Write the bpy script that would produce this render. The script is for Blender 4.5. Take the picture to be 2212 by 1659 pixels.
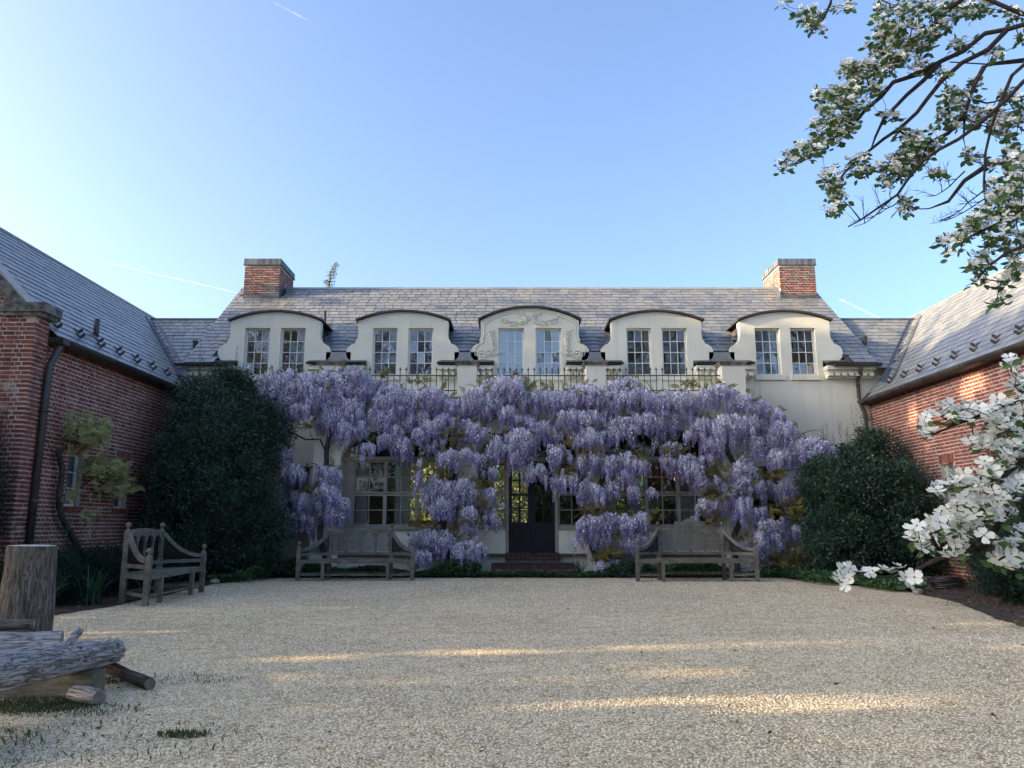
import bpy, math, random
import numpy as np
from mathutils import Vector, Matrix, noise
from mathutils.geometry import tessellate_polygon

for o in list(bpy.data.objects):
    bpy.data.objects.remove(o)
scene = bpy.context.scene
COL = scene.collection
rad = math.radians
random.seed(7)
RNG = np.random.default_rng(7)

# ------------------------------------------------------------------ camera
PITCH = rad(10.48)
CAM_H = 1.2
FPX = 1662.0            # focal length in units of a 2212 px wide frame
cam_data = bpy.data.cameras.new('camera')
cam_data.sensor_width = 36.0
cam_data.lens = 36.0 * FPX / 2212.0
cam_data.clip_start = 0.1
cam_data.clip_end = 30000
cam = bpy.data.objects.new('camera', cam_data)
cam.location = (0, 0, CAM_H)
cam.rotation_euler = (rad(90) + PITCH, 0, 0)
COL.objects.link(cam)
scene.camera = cam

# ------------------------------------------------------------------ sky and sun
SUN_EL = rad(15.0)
SUN_AZ = rad(9.0)       # sun stands to the left (-X), a little towards the viewer
S = Vector((-math.cos(SUN_EL) * math.cos(SUN_AZ), -math.cos(SUN_EL) * math.sin(SUN_AZ), math.sin(SUN_EL)))
world = bpy.data.worlds.new('World')
scene.world = world
world.use_nodes = True
wn = world.node_tree
wn.nodes.clear()
sky = wn.nodes.new('ShaderNodeTexSky')
sky.sky_type = 'NISHITA'
sky.sun_disc = False
sky.sun_elevation = SUN_EL
sky.sun_rotation = math.atan2(S.x, S.y)
sky.altitude = 100
sky.air_density = 0.65
sky.dust_density = 4.6
sky.ozone_density = 2.3
bg = wn.nodes.new('ShaderNodeBackground')
bg.inputs['Strength'].default_value = 0.15
wo = wn.nodes.new('ShaderNodeOutputWorld')
wn.links.new(sky.outputs[0], bg.inputs['Color'])
wn.links.new(bg.outputs[0], wo.inputs['Surface'])

sun_data = bpy.data.lights.new('sun', 'SUN')
sun_data.energy = 3.8
sun_data.angle = rad(0.5)
sun_data.color = (1.0, 0.78, 0.50)
sun = bpy.data.objects.new('sun', sun_data)
sun.rotation_euler = (-S).to_track_quat('-Z', 'Y').to_euler()
sun.location = (-30, -5, 20)
COL.objects.link(sun)

scene.view_settings.view_transform = 'Standard'
scene.view_settings.look = 'None'
scene.view_settings.exposure = 2.02
scene.view_settings.gamma = 1.0
scene.view_settings.use_curve_mapping = False
scene.cycles.max_bounces = 8
scene.cycles.transparent_max_bounces = 16

# ------------------------------------------------------------------ helpers
CT, ST = math.cos(PITCH), math.sin(PITCH)
def ray(px, py):
    a = (px - 1106.0) / FPX
    b = (829.5 - py) / FPX
    return a, CT - b * ST, ST + b * CT
def at(px, py, Y):
    a, dy, dz = ray(px, py)
    t = Y / dy
    return Vector((a * t, Y, CAM_H + dz * t))
def atx(px, py, X):
    a, dy, dz = ray(px, py)
    t = X / a
    return Vector((X, dy * t, CAM_H + dz * t))
def atz(px, py, Z=0.0):
    a, dy, dz = ray(px, py)
    t = (Z - CAM_H) / dz
    return Vector((a * t, dy * t, Z))
def proj(p):
    d = p[1] * CT + (p[2] - CAM_H) * ST
    v = -p[1] * ST + (p[2] - CAM_H) * CT
    if d < 0.1:
        return (-9999, -9999, d)
    return (1106 + FPX * p[0] / d, 829.5 - FPX * v / d, d)
def in_frame(p, m=10):
    x, y, d = proj(p)
    return d > 0 and -m < x < 2212 + m and -m < y < 1659 + m
def wm(o):
    m = o.matrix_basis.copy()
    if o.parent:
        m = wm(o.parent) @ o.matrix_parent_inverse @ m
    return m
def adopt(o, parent):
    if parent is not None:
        o.parent = parent
        o.matrix_parent_inverse = wm(parent).inverted()
def tag(o, label=None, cat=None, group=None, kind=None):
    if label: o['label'] = label
    if cat: o['category'] = cat
    if group: o['group'] = group
    if kind: o['kind'] = kind
    return o
def thing(name, label, cat, loc=(0, 0, 0), group=None, rz=0.0):
    o = bpy.data.objects.new(name, None)
    o.empty_display_size = 0.2
    o.location = loc
    o.rotation_euler = (0, 0, rz)
    COL.objects.link(o)
    return tag(o, label, cat, group)
def smoothstep(a, b, x):
    t = min(1, max(0, (x - a) / (b - a)))
    return t * t * (3 - 2 * t)

class MB:
    def __init__(self):
        self.v = []; self.f = []; self.s = []
    def add(self, vs, fs, smooth=False):
        n = len(self.v)
        self.v.extend([tuple(p) for p in vs])
        self.f.extend([tuple(i + n for i in f) for f in fs])
        self.s.extend([smooth] * len(fs))
        return self
    def box(self, x0, x1, y0, y1, z0, z1):
        vs = [(x0,y0,z0),(x1,y0,z0),(x1,y1,z0),(x0,y1,z0),(x0,y0,z1),(x1,y0,z1),(x1,y1,z1),(x0,y1,z1)]
        return self.add(vs, [(0,3,2,1),(4,5,6,7),(0,1,5,4),(1,2,6,5),(2,3,7,6),(3,0,4,7)])
    def obox(self, m, sx, sy, sz):
        vs = [m @ Vector((x * sx / 2, y * sy / 2, z * sz / 2)) for x, y, z in
              [(-1,-1,-1),(1,-1,-1),(1,1,-1),(-1,1,-1),(-1,-1,1),(1,-1,1),(1,1,1),(-1,1,1)]]
        return self.add(vs, [(0,3,2,1),(4,5,6,7),(0,1,5,4),(1,2,6,5),(2,3,7,6),(3,0,4,7)])
    def bar(self, a, b, w, h=None, up=(0, 0, 1)):
        a = Vector(a); b = Vector(b); h = h or w
        z = (b - a); L = z.length; z.normalize()
        u = Vector(up)
        if abs(z.dot(u)) > 0.98: u = Vector((0, 1, 0))
        x = u.cross(z).normalized(); y = z.cross(x)
        m = Matrix((x, y, z)).transposed().to_4x4(); m.translation = (a + b) / 2
        return self.obox(m, w, h, L)
    def tube(self, pts, radii, n=8, cap=True, smooth=True, jit=0.0):
        pts = [Vector(p) for p in pts]
        if not hasattr(radii, '__len__'): radii = [radii] * len(pts)
        rings = []; ref = None
        for i, p in enumerate(pts):
            t = (pts[min(i + 1, len(pts) - 1)] - pts[max(i - 1, 0)])
            if t.length < 1e-6: t = Vector((0, 0, 1))
            t.normalize()
            if ref is None:
                ref = Vector((0, 0, 1)) if abs(t.z) < 0.9 else Vector((1, 0, 0))
            x = (ref - t * ref.dot(t))
            if x.length < 1e-4: x = t.orthogonal()
            x.normalize(); ref = x; y = t.cross(x)
            r = []
            for k in range(n):
                a = 2 * math.pi * k / n
                rr = radii[i] * (1 + (random.uniform(-jit, jit) if jit else 0))
                r.append(p + x * (math.cos(a) * rr) + y * (math.sin(a) * rr))
            rings.append(r)
        vs = [q for r in rings for q in r]; fs = []
        for i in range(len(rings) - 1):
            for k in range(n):
                k2 = (k + 1) % n
                fs.append((i*n+k, i*n+k2, (i+1)*n+k2, (i+1)*n+k))
        self.add(vs, fs, smooth)
        if cap:
            m = len(self.v) - len(vs)
            self.f.append(tuple(m + k for k in range(n))[::-1]); self.s.append(False)
            self.f.append(tuple(m + (len(rings)-1)*n + k for k in range(n))); self.s.append(False)
        return self
    def lathe(self, prof, m=None, n=10, smooth=True):
        m = m or Matrix()
        vs = []; fs = []
        for r, z in prof:
            for k in range(n):
                a = 2 * math.pi * k / n
                vs.append(m @ Vector((r * math.cos(a), r * math.sin(a), z)))
        for i in range(len(prof) - 1):
            for k in range(n):
                k2 = (k + 1) % n
                fs.append((i*n+k, i*n+k2, (i+1)*n+k2, (i+1)*n+k))
        fs.append(tuple(range(n))[::-1]); fs.append(tuple((len(prof)-1)*n + k for k in range(n)))
        return self.add(vs, fs, smooth)
    def prism(self, poly, y0, y1, holes=(), m=None):
        """polygon in x,z extruded along y, with holes"""
        loops = [list(poly)] + [list(h) for h in holes]
        tris = tessellate_polygon([[Vector((p[0], p[1], 0)) for p in l] for l in loops])
        flat = [p for l in loops for p in l]; n = len(flat)
        vs = [Vector((p[0], y0, p[1])) for p in flat] + [Vector((p[0], y1, p[1])) for p in flat]
        if m: vs = [m @ v for v in vs]
        fs = [tuple(t) for t in tris] + [tuple(i + n for i in reversed(t)) for t in tris]
        off = 0
        for l in loops:
            k = len(l)
            for i in range(k):
                j = (i + 1) % k
                fs.append((off+i, off+j, off+j+n, off+i+n))
            off += k
        return self.add(vs, fs)
    def build(self, name, mat, parent=None, m=None):
        me = bpy.data.meshes.new(name)
        vs = self.v if m is None else [tuple(m @ Vector(p)) for p in self.v]
        me.from_pydata(vs, [], self.f)
        me.polygons.foreach_set('use_smooth', self.s)
        if mat: me.materials.append(mat)
        o = bpy.data.objects.new(name, me)
        COL.objects.link(o)
        adopt(o, parent)
        return o
    def template(self):
        return (np.array(self.v, dtype=np.float32), [tuple(f) for f in self.f])

def np_mesh(name, verts, loops, totals, mat, smooth=False, midx=None):
    me = bpy.data.meshes.new(name)
    me.vertices.add(len(verts)); me.vertices.foreach_set('co', np.ascontiguousarray(verts, dtype=np.float32).ravel())
    me.loops.add(len(loops)); me.loops.foreach_set('vertex_index', loops.astype(np.int32))
    starts = np.concatenate([[0], np.cumsum(totals)[:-1]]).astype(np.int32)
    me.polygons.add(len(totals)); me.polygons.foreach_set('loop_start', starts)
    me.polygons.foreach_set('loop_total', totals.astype(np.int32))
    me.polygons.foreach_set('use_smooth', np.full(len(totals), bool(smooth)))
    me.update(calc_edges=True)
    for m_ in (mat if isinstance(mat, (list, tuple)) else [mat]):
        if m_: me.materials.append(m_)
    if midx is not None: me.polygons.foreach_set('material_index', midx.astype(np.int32))
    return me
def scatter(name, temps, mats, mat, parent=None, smooth=False):
    """one joined mesh of many copies; temps list of templates, mats (N,4,4)"""
    mats = np.asarray(mats, dtype=np.float32)
    V = []; Lp = []; T = []; MI = []; off = 0
    idx = np.arange(len(mats)) % len(temps)
    for ti, tp in enumerate(temps):
        tv, tf = tp[0], tp[1]
        ms = mats[idx == ti]
        if not len(ms): continue
        h = np.concatenate([tv, np.ones((len(tv), 1), np.float32)], 1)
        w = np.einsum('nij,vj->nvi', ms, h)[:, :, :3].reshape(-1, 3)
        fl = np.array([i for f in tf for i in f]); tt = np.array([len(f) for f in tf])
        Lp.append((fl[None, :] + (np.arange(len(ms)) * len(tv))[:, None] + off).ravel())
        T.append(np.tile(tt, len(ms))); V.append(w); off += len(w)
        if len(tp) > 2: MI.append(np.tile(np.array(tp[2]), len(ms)))
    me = np_mesh(name, np.concatenate(V), np.concatenate(Lp), np.concatenate(T), mat, smooth, np.concatenate(MI) if MI else None)
    o = bpy.data.objects.new(name, me); COL.objects.link(o); adopt(o, parent)
    return o
_tm = {}
def mesh_of(temp, name, mat, smooth=False):
    ml = mat if isinstance(mat, (list, tuple)) else [mat]
    key = (id(temp), name, ml[0].name)
    if key not in _tm:
        me = bpy.data.meshes.new(name)
        me.from_pydata([tuple(map(float, v)) for v in temp[0]], [], temp[1])
        me.polygons.foreach_set('use_smooth', [bool(smooth)] * len(me.polygons))
        for m_ in ml: me.materials.append(m_)
        if len(temp) > 2: me.polygons.foreach_set('material_index', list(temp[2]))
        _tm[key] = (me, temp)
    return _tm[key][0]
def pieces(name, temps, mats, mat, parent, limit=300, smooth=False, rest=None):
    """the pieces that show largest become objects of their own, the others one joined part"""
    def key(m):
        c = m.translation
        return (0 if in_frame(c) else 1, proj(c)[2])
    order = sorted(range(len(mats)), key=lambda i: key(mats[i]))
    pinv = wm(parent).inverted() if parent else Matrix()
    for i in order[:limit]:
        o = bpy.data.objects.new(name, mesh_of(temps[i % len(temps)], name, mat, smooth))
        o.parent = parent; o.matrix_parent_inverse = pinv
        o.matrix_basis = mats[i]
        COL.objects.link(o)
    left = order[limit:]
    if left:
        r = scatter(rest or name, temps, [mats[i] for i in left], mat, parent, smooth)
        r['kind'] = 'stuff'
def frame(x, y, z, t):
    m = Matrix((x, y, z)).transposed().to_4x4(); m.translation = t
    return m

# ------------------------------------------------------------------ materials
def nodes(name):
    m = bpy.data.materials.new(name); m.use_nodes = True
    nt = m.node_tree
    return m, nt, nt.nodes['Principled BSDF'], nt.nodes['Material Output']
def N(nt, t, **kw):
    n = nt.nodes.new(t)
    for k, v in kw.items(): setattr(n, k, v)
    return n
def setin(n, **kw):
    for k, v in kw.items(): n.inputs[k].default_value = v
    return n
def rnd_node(nt):
    oi = N(nt, 'ShaderNodeObjectInfo'); ge = N(nt, 'ShaderNodeNewGeometry')
    ad = N(nt, 'ShaderNodeMath', operation='ADD'); fr = N(nt, 'ShaderNodeMath', operation='FRACT')
    nt.links.new(oi.outputs['Random'], ad.inputs[0]); nt.links.new(ge.outputs['Random Per Island'], ad.inputs[1])
    nt.links.new(ad.outputs[0], fr.inputs[0])
    return fr.outputs[0]
def pos_node(nt, scale=(1, 1, 1)):
    ge = N(nt, 'ShaderNodeNewGeometry'); mp = N(nt, 'ShaderNodeMapping')
    mp.inputs['Scale'].default_value = scale
    nt.links.new(ge.outputs['Position'], mp.inputs['Vector'])
    return mp.outputs[0]
def noise_node(nt, vec, scale, detail=4, rough=0.55):
    n = N(nt, 'ShaderNodeTexNoise'); n.inputs['Scale'].default_value = scale
    n.inputs['Detail'].default_value = detail; n.inputs['Roughness'].default_value = rough
    nt.links.new(vec, n.inputs['Vector'])
    return n.outputs['Fac']
def ramp(nt, fac, stops):
    r = N(nt, 'ShaderNodeValToRGB'); e = r.color_ramp.elements
    while len(e) < len(stops): e.new(0.5)
    for i, (p, c) in enumerate(stops):
        e[i].position = p; e[i].color = (*c, 1)
    nt.links.new(fac, r.inputs[0])
    return r.outputs[0]
def mix(nt, a, b, fac, mode='MIX'):
    m = N(nt, 'ShaderNodeMix', data_type='RGBA', blend_type=mode)
    for s, x in ((m.inputs[0], fac), (m.inputs[6], a), (m.inputs[7], b)):
        if isinstance(x, (int, float)): s.default_value = x
        elif isinstance(x, tuple): s.default_value = (*x, 1)
        else: nt.links.new(x, s)
    return m.outputs[2]
def bump(nt, bs, h, strength=0.3, dist=0.02):
    b = N(nt, 'ShaderNodeBump'); b.inputs['Strength'].default_value = strength; b.inputs['Distance'].default_value = dist
    nt.links.new(h, b.inputs['Height']); nt.links.new(b.outputs[0], bs.inputs['Normal'])
def mat_simple(name, c1, c2, scale=4, rough=0.8, bump_s=0.0, bscale=None, bdist=0.01, stretch=(1,1,1), spec=0.3, detail=5, metal=0.0, lo=0.35, hi=0.65):
    m, nt, bs, _ = nodes(name)
    v = pos_node(nt, stretch)
    f = noise_node(nt, v, scale, detail)
    nt.links.new(ramp(nt, f, [(lo, c1), (hi, c2)]), bs.inputs['Base Color'])
    bs.inputs['Roughness'].default_value = rough
    bs.inputs['Specular IOR Level'].default_value = spec
    bs.inputs['Metallic'].default_value = metal
    if bump_s: bump(nt, bs, noise_node(nt, v, bscale or scale * 4, 6, 0.65), bump_s, bdist)
    return m
def mat_rand(name, cols, rough=0.8, spec=0.3, nscale=8, namt=0.35, bump_s=0, bscale=40, bdist=0.005, trans=0.0, patch=None, tcol=None):
    """colour drawn per piece from a ramp, broken up by noise"""
    m, nt, bs, out = nodes(name)
    r = rnd_node(nt)
    n = len(cols)
    c = ramp(nt, r, [(i / max(1, n - 1), col) for i, col in enumerate(cols)])
    v = pos_node(nt)
    f = noise_node(nt, v, nscale, 4)
    g = ramp(nt, f, [(0.3, (1 - namt,) * 3), (0.7, (1 + namt * 0.4,) * 3)])
    c = mix(nt, c, g, 1.0, 'MULTIPLY')
    if patch:
        pf = noise_node(nt, v, patch[1], 5)
        pr = ramp(nt, pf, [(patch[2], (0, 0, 0)), (patch[2] + 0.12, (1, 1, 1))])
        c = mix(nt, c, patch[0], pr)
    nt.links.new(c, bs.inputs['Base Color'])
    bs.inputs['Roughness'].default_value = rough; bs.inputs['Specular IOR Level'].default_value = spec
    if bump_s: bump(nt, bs, noise_node(nt, v, bscale, 6, 0.6), bump_s, bdist)
    if trans:
        tr = N(nt, 'ShaderNodeBsdfTranslucent')
        if tcol: nt.links.new(mix(nt, c, tcol, 1.0, 'MULTIPLY'), tr.inputs['Color'])
        else: nt.links.new(c, tr.inputs['Color'])
        mx = N(nt, 'ShaderNodeMixShader'); mx.inputs[0].default_value = trans
        nt.links.new(bs.outputs[0], mx.inputs[1]); nt.links.new(tr.outputs[0], mx.inputs[2])
        nt.links.new(mx.outputs[0], out.inputs['Surface'])
    return m

M = {}
def stucco(name, base, stain):
    m, nt, bs, _ = nodes(name)
    v = pos_node(nt)
    big = noise_node(nt, v, 0.9, 6, 0.6)
    c = ramp(nt, big, [(0.32, tuple(x * 0.88 for x in base)), (0.68, base)])
    vs = pos_node(nt, (5.0, 5.0, 0.35))
    st = noise_node(nt, vs, 1.0, 5, 0.6)
    sr = ramp(nt, st, [(0.55, (0, 0, 0)), (0.8, (0.5, 0.5, 0.5))])
    c = mix(nt, c, stain, sr)
    nt.links.new(c, bs.inputs['Base Color'])
    bs.inputs['Roughness'].default_value = 0.9; bs.inputs['Specular IOR Level'].default_value = 0.15
    bump(nt, bs, noise_node(nt, v, 55, 6, 0.7), 0.35, 0.012)
    return m
M['stucco'] = stucco('stucco', (0.70, 0.68, 0.56), (0.46, 0.44, 0.38))
M['brick'] = mat_rand('brick', [(0.14,0.040,0.030),(0.22,0.062,0.042),(0.27,0.076,0.050),(0.19,0.054,0.038),(0.29,0.10,0.07),(0.12,0.045,0.042)], rough=0.88, nscale=14, namt=0.35, bump_s=0.5, bscale=60, bdist=0.006, patch=((0.36,0.26,0.22),3.0,0.62))
M['old_brick'] = mat_rand('old_brick', [(0.15,0.05,0.04),(0.25,0.075,0.05),(0.30,0.10,0.07),(0.17,0.09,0.075),(0.22,0.06,0.045)], rough=0.9, nscale=9, namt=0.5, bump_s=0.5, bscale=50, bdist=0.008, patch=((0.14,0.125,0.11),1.6,0.54))
M['mortar'] = mat_simple('mortar', (0.38,0.33,0.29), (0.50,0.44,0.39), 6, 0.95, 0.4, 70)
M['slate'] = mat_rand('slate', [(0.14,0.15,0.155),(0.185,0.195,0.20),(0.225,0.225,0.215),(0.16,0.172,0.178),(0.25,0.24,0.215),(0.20,0.205,0.20)], rough=0.36, spec=0.9, nscale=6, namt=0.25, bump_s=0.2, bscale=24, bdist=0.004, patch=((0.30,0.28,0.24),2.2,0.64))
M['deck'] = mat_simple('roof_felt', (0.03,0.032,0.036), (0.05,0.05,0.055), 5, 0.9)
M['lead'] = mat_simple('lead_flashing', (0.055,0.06,0.07), (0.10,0.11,0.12), 3, 0.5, 0.15, 30, spec=0.5)
M['copper'] = mat_simple('dark_copper', (0.028,0.026,0.028), (0.06,0.05,0.045), 3, 0.45, 0.1, 30, spec=0.5)
M['verdigris'] = mat_simple('weathered_copper_cap', (0.045,0.055,0.06), (0.16,0.18,0.185), 2.2, 0.6, 0.1, 20, stretch=(4,4,0.6))
M['iron'] = mat_simple('wrought_iron', (0.045,0.042,0.038), (0.10,0.085,0.07), 12, 0.7, 0.2, 60)
M['greenpaint'] = mat_simple('dark_green_paint', (0.012,0.04,0.035), (0.02,0.055,0.045), 6, 0.5)
M['stone'] = mat_simple('weathered_stone', (0.05,0.05,0.045), (0.24,0.22,0.19), 7, 0.95, 0.6, 40, 0.02)
M['white_paint'] = mat_simple('white_paint', (0.62,0.62,0.58), (0.72,0.71,0.67), 5, 0.55, 0.1, 50)
M['beige_paint'] = mat_simple('beige_paint', (0.23,0.21,0.175), (0.30,0.275,0.23), 4, 0.6, 0.1, 40)
M['door_paint'] = mat_simple('black_door_paint', (0.005,0.006,0.010), (0.009,0.010,0.016), 4, 0.45, spec=0.2)
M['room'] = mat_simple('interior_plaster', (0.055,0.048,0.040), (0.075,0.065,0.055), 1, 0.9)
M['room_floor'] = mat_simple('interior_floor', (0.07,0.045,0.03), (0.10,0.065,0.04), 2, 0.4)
M['blind'] = mat_simple('grey_blind', (0.26,0.30,0.36), (0.30,0.34,0.40), 0.8, 0.9)
M['step_mortar'] = mat_simple('dark_mortar', (0.10,0.085,0.075), (0.17,0.15,0.13), 8, 0.95)  # darker than the wall mortar to subdue the steps
M['step_brick'] = mat_rand('step_brick', [(0.060,0.026,0.026),(0.085,0.034,0.032),(0.05,0.026,0.028)], rough=0.9, nscale=14, bump_s=0.4)
M['rubber'] = mat_simple('black_rubber', (0.012,0.013,0.018), (0.03,0.032,0.038), 14, 0.7, 0.4, 90)
M['hose'] = mat_simple('black_hose', (0.010,0.010,0.013), (0.025,0.025,0.03), 8, 0.45, spec=0.5)
def curtain_mat():
    m, nt, bs, out = nodes('curtain_linen')
    bs.inputs['Base Color'].default_value = (0.50, 0.52, 0.52, 1); bs.inputs['Roughness'].default_value = 0.95
    tr = N(nt, 'ShaderNodeBsdfTranslucent'); tr.inputs['Color'].default_value = (0.5, 0.52, 0.5, 1)
    mx = N(nt, 'ShaderNodeMixShader'); mx.inputs[0].default_value = 0.35
    nt.links.new(bs.outputs[0], mx.inputs[1]); nt.links.new(tr.outputs[0], mx.inputs[2]); nt.links.new(mx.outputs[0], out.inputs['Surface'])
    return m
M['curtain'] = curtain_mat()
def glass_mat(name, refl):
    m, nt, bs, out = nodes(name)
    nt.nodes.remove(bs)
    g = N(nt, 'ShaderNodeBsdfGlossy'); g.inputs['Roughness'].default_value = 0.015; g.inputs['Color'].default_value = (0.9, 0.94, 0.96, 1)
    t = N(nt, 'ShaderNodeBsdfTransparent'); t.inputs['Color'].default_value = (0.86, 0.90, 0.88, 1)
    fr = N(nt, 'ShaderNodeFresnel'); fr.inputs['IOR'].default_value = 1.5
    mr = N(nt, 'ShaderNodeMapRange'); mr.inputs[1].default_value = 0; mr.inputs[2].default_value = 1; mr.inputs[3].default_value = refl; mr.inputs[4].default_value = 1
    nt.links.new(fr.outputs[0], mr.inputs[0])
    mx = N(nt, 'ShaderNodeMixShader')
    nt.links.new(mr.outputs[0], mx.inputs[0]); nt.links.new(t.outputs[0], mx.inputs[1]); nt.links.new(g.outputs[0], mx.inputs[2])
    nt.links.new(mx.outputs[0], out.inputs['Surface'])
    v = pos_node(nt)
    f = noise_node(nt, v, 3.2, 2)
    b = N(nt, 'ShaderNodeBump'); b.inputs['Strength'].default_value = 0.10; b.inputs['Distance'].default_value = 0.05
    nt.links.new(f, b.inputs['Height']); nt.links.new(b.outputs[0], g.inputs['Normal'])
    return m
M['glass'] = glass_mat('old_window_glass', 0.20)
M['glass_low'] = glass_mat('ground_floor_glass', 0.03)
def wood_grey(name, dark, light, rough=0.85):
    m, nt, bs, _ = nodes(name)
    tc = N(nt, 'ShaderNodeTexCoord'); mp = N(nt, 'ShaderNodeMapping'); mp.inputs['Scale'].default_value = (2.5, 22, 22)
    nt.links.new(tc.outputs['Object'], mp.inputs['Vector'])
    f = noise_node(nt, mp.outputs[0], 2.2, 7, 0.65)
    p = noise_node(nt, pos_node(nt), 5, 5)
    c = ramp(nt, f, [(0.3, dark), (0.68, light)])
    c = mix(nt, c, ramp(nt, p, [(0.3, (0.55,0.58,0.55)), (0.65, (1.08,1.06,1.0))]), 1.0, 'MULTIPLY')
    nt.links.new(c, bs.inputs['Base Color']); bs.inputs['Roughness'].default_value = rough; bs.inputs['Specular IOR Level'].default_value = 0.2
    bump(nt, bs, f, 0.5, 0.006)
    return m
M['teak'] = wood_grey('weathered_teak', (0.075,0.07,0.06), (0.25,0.235,0.20))
M['lattice'] = mat_simple('dark_lattice', (0.010,0.011,0.013), (0.022,0.023,0.024), 20, 0.8)
def bark_mat(name, dark, light, sx=(1,1,1), scale=9, strength=1.0, dist=0.03):
    m, nt, bs, _ = nodes(name)
    v = pos_node(nt, sx)
    w = noise_node(nt, v, scale, 8, 0.7)
    w2 = noise_node(nt, v, scale * 3, 4, 0.6)
    c = ramp(nt, w, [(0.34, dark), (0.50, tuple((a + b) / 2 for a, b in zip(dark, light))), (0.64, light)])
    c = mix(nt, c, ramp(nt, w2, [(0.3, (0.6, 0.6, 0.6)), (0.6, (1.1, 1.1, 1.1))]), 1.0, 'MULTIPLY')
    nt.links.new(c, bs.inputs['Base Color']); bs.inputs['Roughness'].default_value = 0.92; bs.inputs['Specular IOR Level'].default_value = 0.15
    bump(nt, bs, w, strength, dist)
    return m
M['bark'] = bark_mat('tree_bark', (0.035,0.03,0.026), (0.12,0.105,0.09), (3,3,0.8), 4)
M['bark_dark'] = bark_mat('dogwood_bark', (0.018,0.015,0.014), (0.06,0.05,0.045), (1,1,1), 30, 0.6, 0.006)
M['vine'] = bark_mat('vine_bark', (0.03,0.026,0.024), (0.10,0.085,0.075), (1,1,0.4), 22, 0.9, 0.015)
M['bark_stump'] = bark_mat('stump_bark', (0.075,0.06,0.048), (0.24,0.205,0.17), (2.6,2.6,0.35), 8, 1.0, 0.04)
M['wood_cut'] = mat_simple('cut_wood', (0.42,0.36,0.27), (0.58,0.52,0.42), 14, 0.85, 0.3, 60)
M['cut_grey'] = mat_simple('grey_cut_wood', (0.13,0.11,0.085), (0.28,0.24,0.19), 14, 0.9, 0.4, 50)
# foliage
M['holly'] = mat_rand('holly_leaf', [(0.014,0.036,0.024),(0.026,0.062,0.040),(0.040,0.088,0.052),(0.055,0.110,0.062),(0.020,0.048,0.032)], rough=0.38, spec=0.5, nscale=2.0, namt=0.45, trans=0.12)
M['holly_tip'] = mat_rand('holly_shoot', [(0.035,0.07,0.03),(0.06,0.09,0.035),(0.045,0.08,0.04)], rough=0.5, nscale=3, trans=0.2)
M['yew'] = mat_rand('yew_needle', [(0.008,0.022,0.016),(0.012,0.034,0.022),(0.018,0.044,0.026)], rough=0.6, nscale=2, namt=0.4, trans=0.1)
M['yew_tip'] = mat_rand('yew_tip', [(0.06,0.10,0.03),(0.10,0.14,0.045)], rough=0.6, trans=0.25)
M['ivy'] = mat_rand('ivy_leaf', [(0.025,0.070,0.025),(0.045,0.11,0.038),(0.065,0.15,0.05),(0.03,0.08,0.03)], rough=0.45, nscale=3, namt=0.4, trans=0.2)
M['lily'] = mat_rand('strap_leaf', [(0.03,0.075,0.03),(0.045,0.10,0.045),(0.06,0.12,0.05)], rough=0.5, nscale=3, trans=0.2)
M['grass'] = mat_rand('grass_blade', [(0.035,0.06,0.02),(0.055,0.09,0.03),(0.09,0.10,0.04)], rough=0.6, nscale=3, trans=0.3)
def floret(name, cols):
    m = mat_rand(name, cols, rough=0.8, spec=0.1, nscale=2.2, namt=0.22, trans=0.15)
    nt = m.node_tree; bs = nt.nodes['Principled BSDF']
    src = bs.inputs['Base Color'].links[0].from_socket
    f = noise_node(nt, pos_node(nt, (1, 1, .28)), 11, 2)          # light and dark contrast between clusters put into the colour
    c = mix(nt, src, ramp(nt, f, [(.36, (.55, .54, .66)), (.50, (.95, .95, .98)), (.64, (1.12, 1.12, 1.08))]), 1.0, 'MULTIPLY')
    nt.links.new(c, bs.inputs['Base Color'])
    return m
M['wisteria'] = floret('wisteria_floret', [(0.52,0.48,0.66),(0.71,0.68,0.80),(0.85,0.83,0.87),(0.61,0.57,0.73),(0.89,0.88,0.89),(0.78,0.75,0.83),(0.45,0.41,0.61)])
M['wisteria_tip'] = floret('wisteria_bud', [(0.24,0.20,0.43),(0.36,0.31,0.55),(0.48,0.43,0.65),(0.30,0.26,0.50),(0.60,0.56,0.74)])
M['bronze'] = mat_rand('young_bronze_leaf', [(0.17,0.13,0.03),(0.26,0.20,0.055),(0.16,0.16,0.04),(0.32,0.27,0.10)], rough=0.6, nscale=3, trans=0.35)
M['lime'] = mat_rand('young_lime_leaf', [(0.36,0.37,0.14),(0.46,0.46,0.20),(0.56,0.54,0.26),(0.32,0.35,0.13)], rough=0.6, nscale=3, trans=0.35)
M['dogwood'] = mat_rand('dogwood_bract', [(0.70,0.71,0.64),(0.78,0.79,0.73),(0.83,0.83,0.78),(0.74,0.74,0.64)], rough=0.7, spec=0.15, nscale=20, namt=0.12, trans=0.30)
M['dog_eye'] = mat_simple('dogwood_eye', (0.20,0.19,0.05), (0.34,0.30,0.08), 90, 0.8)
M['dogleaf'] = mat_rand('dogwood_leaf', [(0.05,0.11,0.03),(0.08,0.15,0.045),(0.11,0.18,0.06)], rough=0.5, nscale=6, trans=0.4)
M['treeleaf'] = mat_rand('tree_leaf', [(0.05,0.09,0.02),(0.08,0.13,0.03),(0.11,0.16,0.04)], rough=0.6, trans=0.3)
M['sunleaf'] = mat_rand('spring_leaf', [(0.24,0.26,0.06),(0.34,0.34,0.10),(0.42,0.40,0.14)], rough=0.6, trans=0.35)
M['cedar'] = mat_rand('cedar_needle', [(0.16,0.20,0.09),(0.22,0.26,0.12),(0.28,0.31,0.16)], rough=0.7, trans=0.15)

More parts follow.
